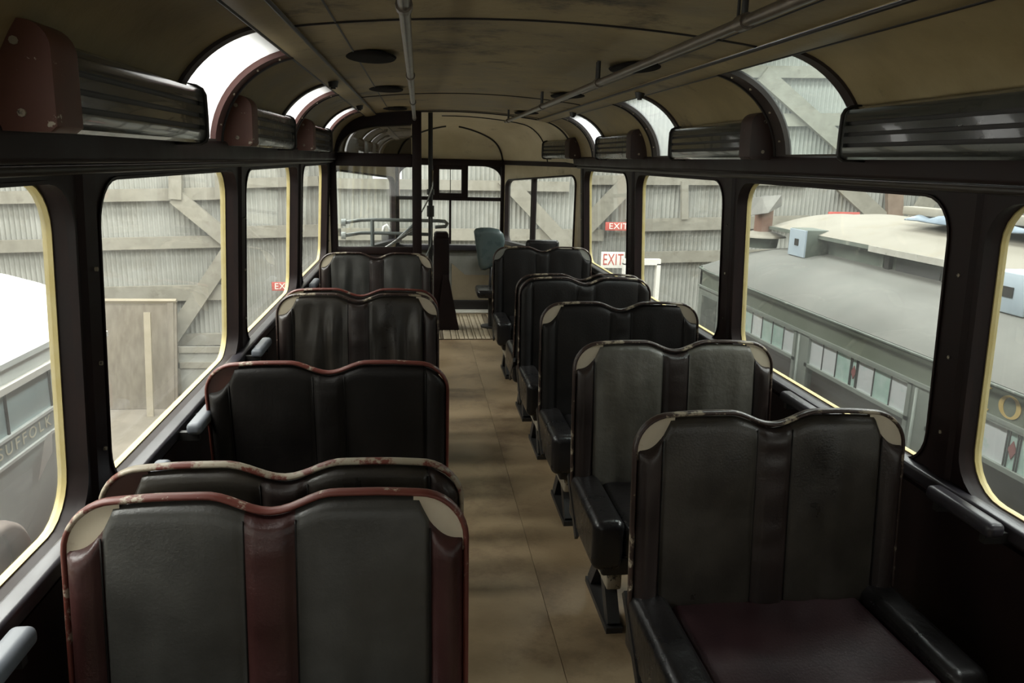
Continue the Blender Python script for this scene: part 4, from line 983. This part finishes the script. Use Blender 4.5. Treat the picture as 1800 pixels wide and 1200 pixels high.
b = MB(); b.box(sidex - .002, sidex + .05, 5.93 - 2, 6.46 - 2, -.28 - GROUND, .69 - GROUND); b.build('vestibule_side', M['greengrey'], tram)
b = MB(); b.box(sidex - .008, sidex, 6.03 - 2, 6.36 - 2, -.25 - GROUND, .62 - GROUND); b.build('vestibule_window', M['darkgreen'], tram)
# gilt letters on the letterboard; serif capitals cut from two ellipses / bars
def ring_letter(name, y, z, w, h, thin, thick, parent):
    K = 40; V = []; Fc = []
    for x in (0, .003):
        for k in range(K):
            a = 2 * math.pi * k / K; V.append((x, w / 2 * math.cos(a), h / 2 * math.sin(a)))
        for k in range(K):
            a = 2 * math.pi * k / K; V.append((x, (w / 2 - thick) * math.cos(a), (h / 2 - thin) * math.sin(a)))
    for k in range(K):
        j = (k + 1) % K; Fc += [(k, j, K + j, K + k), (2 * K + k, 3 * K + k, 3 * K + j, 2 * K + j), (k, 2 * K + k, 2 * K + j, j), (K + k, K + j, 3 * K + j, 3 * K + k)]
    o = mesh(name, V, Fc, M['gold'], parent); o.location = (sidex - .004, y - 2, z - GROUND); return o
pO = px(1779, 699, X=TX0 + .03)
ring_letter('letter', pO.y, .762, .125, .10, .008, .026, tram)
yl = px(1740, 690, X=TX0 + .03).y
b = MB(); b.box(0, .003, -.012, .012, -.052, .052); b.box(0, .003, -.030, .030, .045, .052); b.box(0, .003, -.030, .030, -.052, -.045); o = b.build('letter', M['gold'], tram); o.location = (sidex - .004, yl + .02 - 2, .762 - GROUND)

# things on the tram roof
tp = px(1340, 440, X=2.62)
v_ = thing('roof_ventilator', (2.60, px(1337, 440, X=2.60).y, roof_z(2.60 - TX0)), 'rusty cylindrical roof ventilator with round skirt and bent metal flap on the tram', 'ventilator')
b = MB(); b.cyl((0, 0, -.03), .13, .09, 28, r2=.14); b.build('drum_base', M['darkgreen'], v_, .7)
b = MB(); b.cyl((0, 0, .06), .20, .012, 32, r2=.19); b.cyl((0, 0, .072), .19, .035, 32, r2=.09); b.build('skirt', M['canvas_top'], v_, .7)
b = MB(); b.cyl((0, 0, .10), .075, .20, 24); b.build('drum', M['rust'], v_, .7)
b = MB(); b.add([(-.16, -.05, .24), (-.02, -.12, .27), (.10, -.10, .33), (.10, -.08, .42), (-.05, -.02, .40), (-.17, .02, .38)], [(0, 1, 4, 5), (1, 2, 3, 4)]); o = b.build('bent_flap', M['sheetmetal'], v_); sm = o.modifiers.new('s', 'SOLIDIFY'); sm.thickness = .006
b = MB(); b.add([(-.02, .02, .30), (.12, -.02, .33), (.15, .1, .40), (.02, .12, .41)], [(0, 1, 2, 3)]); o = b.build('bent_flap', M['sheetmetal'], v_); sm = o.modifiers.new('s', 'SOLIDIFY'); sm.thickness = .006
yb0 = px(1428, 455, X=2.60).y
bx_ = thing('junction_box', (2.625, yb0 + .12, roof_z(2.62 - TX0) - .02), 'pale blue junction box under the edge of the tram clerestory', 'box')
b = MB(); b.rbox(-.09, .08, -.13, .13, 0, .21, .006, 1); b.build('case', M['darkgreen'], bx_, .9)
b = MB(); b.box(-.102, -.088, -.125, .125, .005, .205); b.build('face', M['paleblue'], bx_)
b = MB(); b.box(-.106, -.101, -.03, .03, .085, .135); b.build('dark_plate', M['iron'], bx_)
bx2 = thing('junction_box', (2.61, px(1790, 515, X=2.55).y, roof_z(2.6 - TX0) - .02), 'pale blue panel on the tram roof behind the nearest right pillar', 'box')
b = MB(); b.rbox(-.12, .06, -.12, .12, 0, .20, .006, 1); b.build('case', M['paleblue'], bx2, .9)
b = MB(); b.box(-.126, -.118, -.04, .03, .08, .13); b.build('dark_plate', M['iron'], bx2)
# planks and a faded tarp on top
pc = px(1600, 405, Z=DZ1 + .10)
rz = DZ1 + .165
t = MB(); rr = random.Random(3)
V = []; Fc = []; K = 12
for i in range(K + 1):
    for j in range(7):
        x = i / K; y = j / 6; V.append((-.15 + .5 * y + .03 * rr.random(), -.95 + 1.25 * x, .02 + .05 * rr.random() * (1 if 0 < j < 6 else .2)))
for i in range(K):
    for j in range(6): a = i * 7 + j; Fc.append((a, a + 1, a + 8, a + 7))
o = mesh('folded_tarp', V, Fc, M['bluecloth'], None, 3.2); o.location = (3.02, 4.5, rz + .008); sm = o.modifiers.new('s', 'SOLIDIFY'); sm.thickness = .01
tag(o, 'faded blue and white tarp crumpled on top of the tram roof', 'tarp')
for k, (dx, dy, dz, L_, lab) in enumerate(((.10, 0, .055, 1.5, 'grey timber baulk lying on the blue tarp, tram roof'), (.34, .1, .04, 1.4, 'thinner grey timber behind the baulk on the tram roof'))):
    b = MB(); b.rbox(-.05, .05, -L_ / 2, L_ / 2, -.028, .028, .006, 1); o = b.build('roof_timber', M['timber'], None, .9); o.location = (3.02 + dx, 4.25 + dy, rz + dz + .022); o.rotation_euler[2] = .12 - .1 * k
    tag(o, lab, 'timber', 'timbers on the tram roof')

# ------------------------------------------------------------------ white-roofed carriage on the left-hand track
CX, CE, CYE = -2.10, .815, 4.42
car = thing('white_roofed_carriage', (-3.2, 2.0, GROUND), 'teal carriage with white roof lettered on its side, outside the left windows', 'carriage')
cl = lambda x, y, z: (x + 3.2, y - 2, z - GROUND)
V = []; K = 14; YA = -3.2
for y in (YA, CYE - .12, CYE):
    for k in range(K + 1):
        q = k / K; x = lerp(CX, CX - 2.2, q); s = 1 - (2 * q - 1) ** 2; V.append(cl(x, y, CE + .02 + .30 * s ** .7 * (1 if y < CYE else .96)))
n = K + 1
mesh('roof', V, [(j * n + i, j * n + i + 1, (j + 1) * n + i + 1, (j + 1) * n + i) for j in range(2) for i in range(K)], M['carwhite'], car, 3.2)
def cbox(name, x0, x1, y0, y1, z0, z1, m): b = MB(); b.box(*sorted((x0 + 3.2, x1 + 3.2)), y0 - 2, y1 - 2, z0 - GROUND, z1 - GROUND); return b.build(name, m, car)
cbox('gutter', CX - .05, CX + .012, YA, CYE, CE - .004, CE + .022, M['cartrim'])
cbox('frieze', CX - .04, CX - .01, YA, CYE - .05, CE - .075, CE, M['cartrim'])
cbox('drip_moulding', CX - .04, CX + .02, YA, CYE, CE - .105, CE - .075, M['carwhite'])
zl0, zl1 = .44, .50
ypan = [px(u, 700, X=CX - .02).y for u in (-90, 5, 88)]; dp = ypan[2] - ypan[1]
y = ypan[1] - 6 * dp; k = 0
while y < CYE - .06:
    y1 = min(y + dp, CYE - .06)
    cbox('teal_panel', CX - .04, CX - .018, y + .004, y1 - .004, zl1, CE - .10, M['carteal'])
    cbox('mullion', CX - .03, CX - .010, y1 - .006, y1 + .006, zl1, CE - .10, M['iron']); y += dp
cbox('letterboard', CX - .04, CX - .012, YA, CYE - .05, zl0 - .035, zl1 + .005, M['cargrey'])
cbox('letterboard_moulding', CX - .04, CX, YA, CYE - .05, zl1, zl1 + .014, M['cartrim'])
cbox('letterboard_moulding', CX - .04, CX, YA, CYE - .05, zl0 - .05, zl0 - .036, M['cartrim'])
cbox('lower_panel', CX - .06, CX - .03, YA, CYE - .05, -.05, zl0 - .05, M['cargrey'])
cbox('dark_side', CX - .10, CX - .06, YA, CYE - .05, -1.9, -.05, M['timber_d'])
cbox('end_panel', CX - 2.15, CX - .04, CYE - .08, CYE - .05, -1.9, CE, M['cartrim'])
cbox('far_side', CX - 2.16, CX - 2.12, YA, CYE - .05, -1.9, CE, M['cargrey'])
cbox('underframe', CX - 2.0, CX - .2, YA, CYE - .2, -2.0, -1.85, M['iron'])
for xx in (CX - .2, CX - 2.0):
    for yy in (-2.0, 3.2): b = MB(); b.cyl((xx + 3.2, yy - 2, .38), .38, .09, 24, axis='x'); b.build('wheel', M['iron'], car, .7)
pS = px(52, 787, X=CX)
text_mesh('lettering', 'SUFFOLK', .075, M['letter'], car, cl(CX - .008, pS.y, (zl0 + zl1) / 2 - .015), (math.pi / 2, 0, math.pi / 2), .001, 1.35, 1.25)
# curved wooden guard on the side, and a sheet of paper hanging by the letterboard
pa = px(55, 990, X=CX + .12); R = .22
b = MB(); b.add(*sweep([cl(CX + .0, pa.y - .05 + R * math.cos(a), pa.z - .05 + R * math.sin(a)) for a in [math.radians(t_) for t_ in range(-10, 191, 10)]], .030, 8, ry=.05, ref=(1, 0, 0))); b.build('bent_guard', M['pinkwood'], car, 3.2)
pp = px(97, 795, X=CX + .05)
b = MB(); b.add([cl(CX + .01, pp.y - .10, pp.z - .10), cl(CX + .01, pp.y + .06, pp.z - .02), cl(CX + .02, pp.y + .06, pp.z + .09), cl(CX + .03, pp.y - .04, pp.z + .08)], [(0, 1, 2, 3)]); b.build('paper_notice', M['paper'], car)

# lower deck of the vehicle we stand in
mb = MB(); mb.box(-1.15, 1.15, Y0 + .1, 7.2, GROUND + .45, FLOOR - .07); o = struct(mb.build('lower_deck', M['lower']))
for xx in (-1.0, .9):
    for yy in (0, 5): mb = MB(); mb.cyl((xx, yy, GROUND + .40), .40, .1, 24, axis='x'); mb.build('wheel', M['iron'], o, .7)
# outer roof skin over the saloon
V = []; Fc = []; pr = [(-1.17, 1.75)] + [(-a, b_) for a, b_ in [cove(lerp(PH0, PH1, i / 6), .05) for i in range(7)]] + [(0, 2.24)] + [(a, b_) for a, b_ in reversed([cove(lerp(PH0, PH1, i / 6), .05) for i in range(7)])] + [(1.17, 1.75)]
pr = [p for p in pr if p[1] > 2.06]
for y in (Y0 - .05, YB + .6):
    for x, z in pr: V.append((x, y, z + .03))
n = len(pr); struct(mesh('outer_roof', V, [(i, i + 1, n + i + 1, n + i) for i in range(n - 1)], M['canvas'], None))
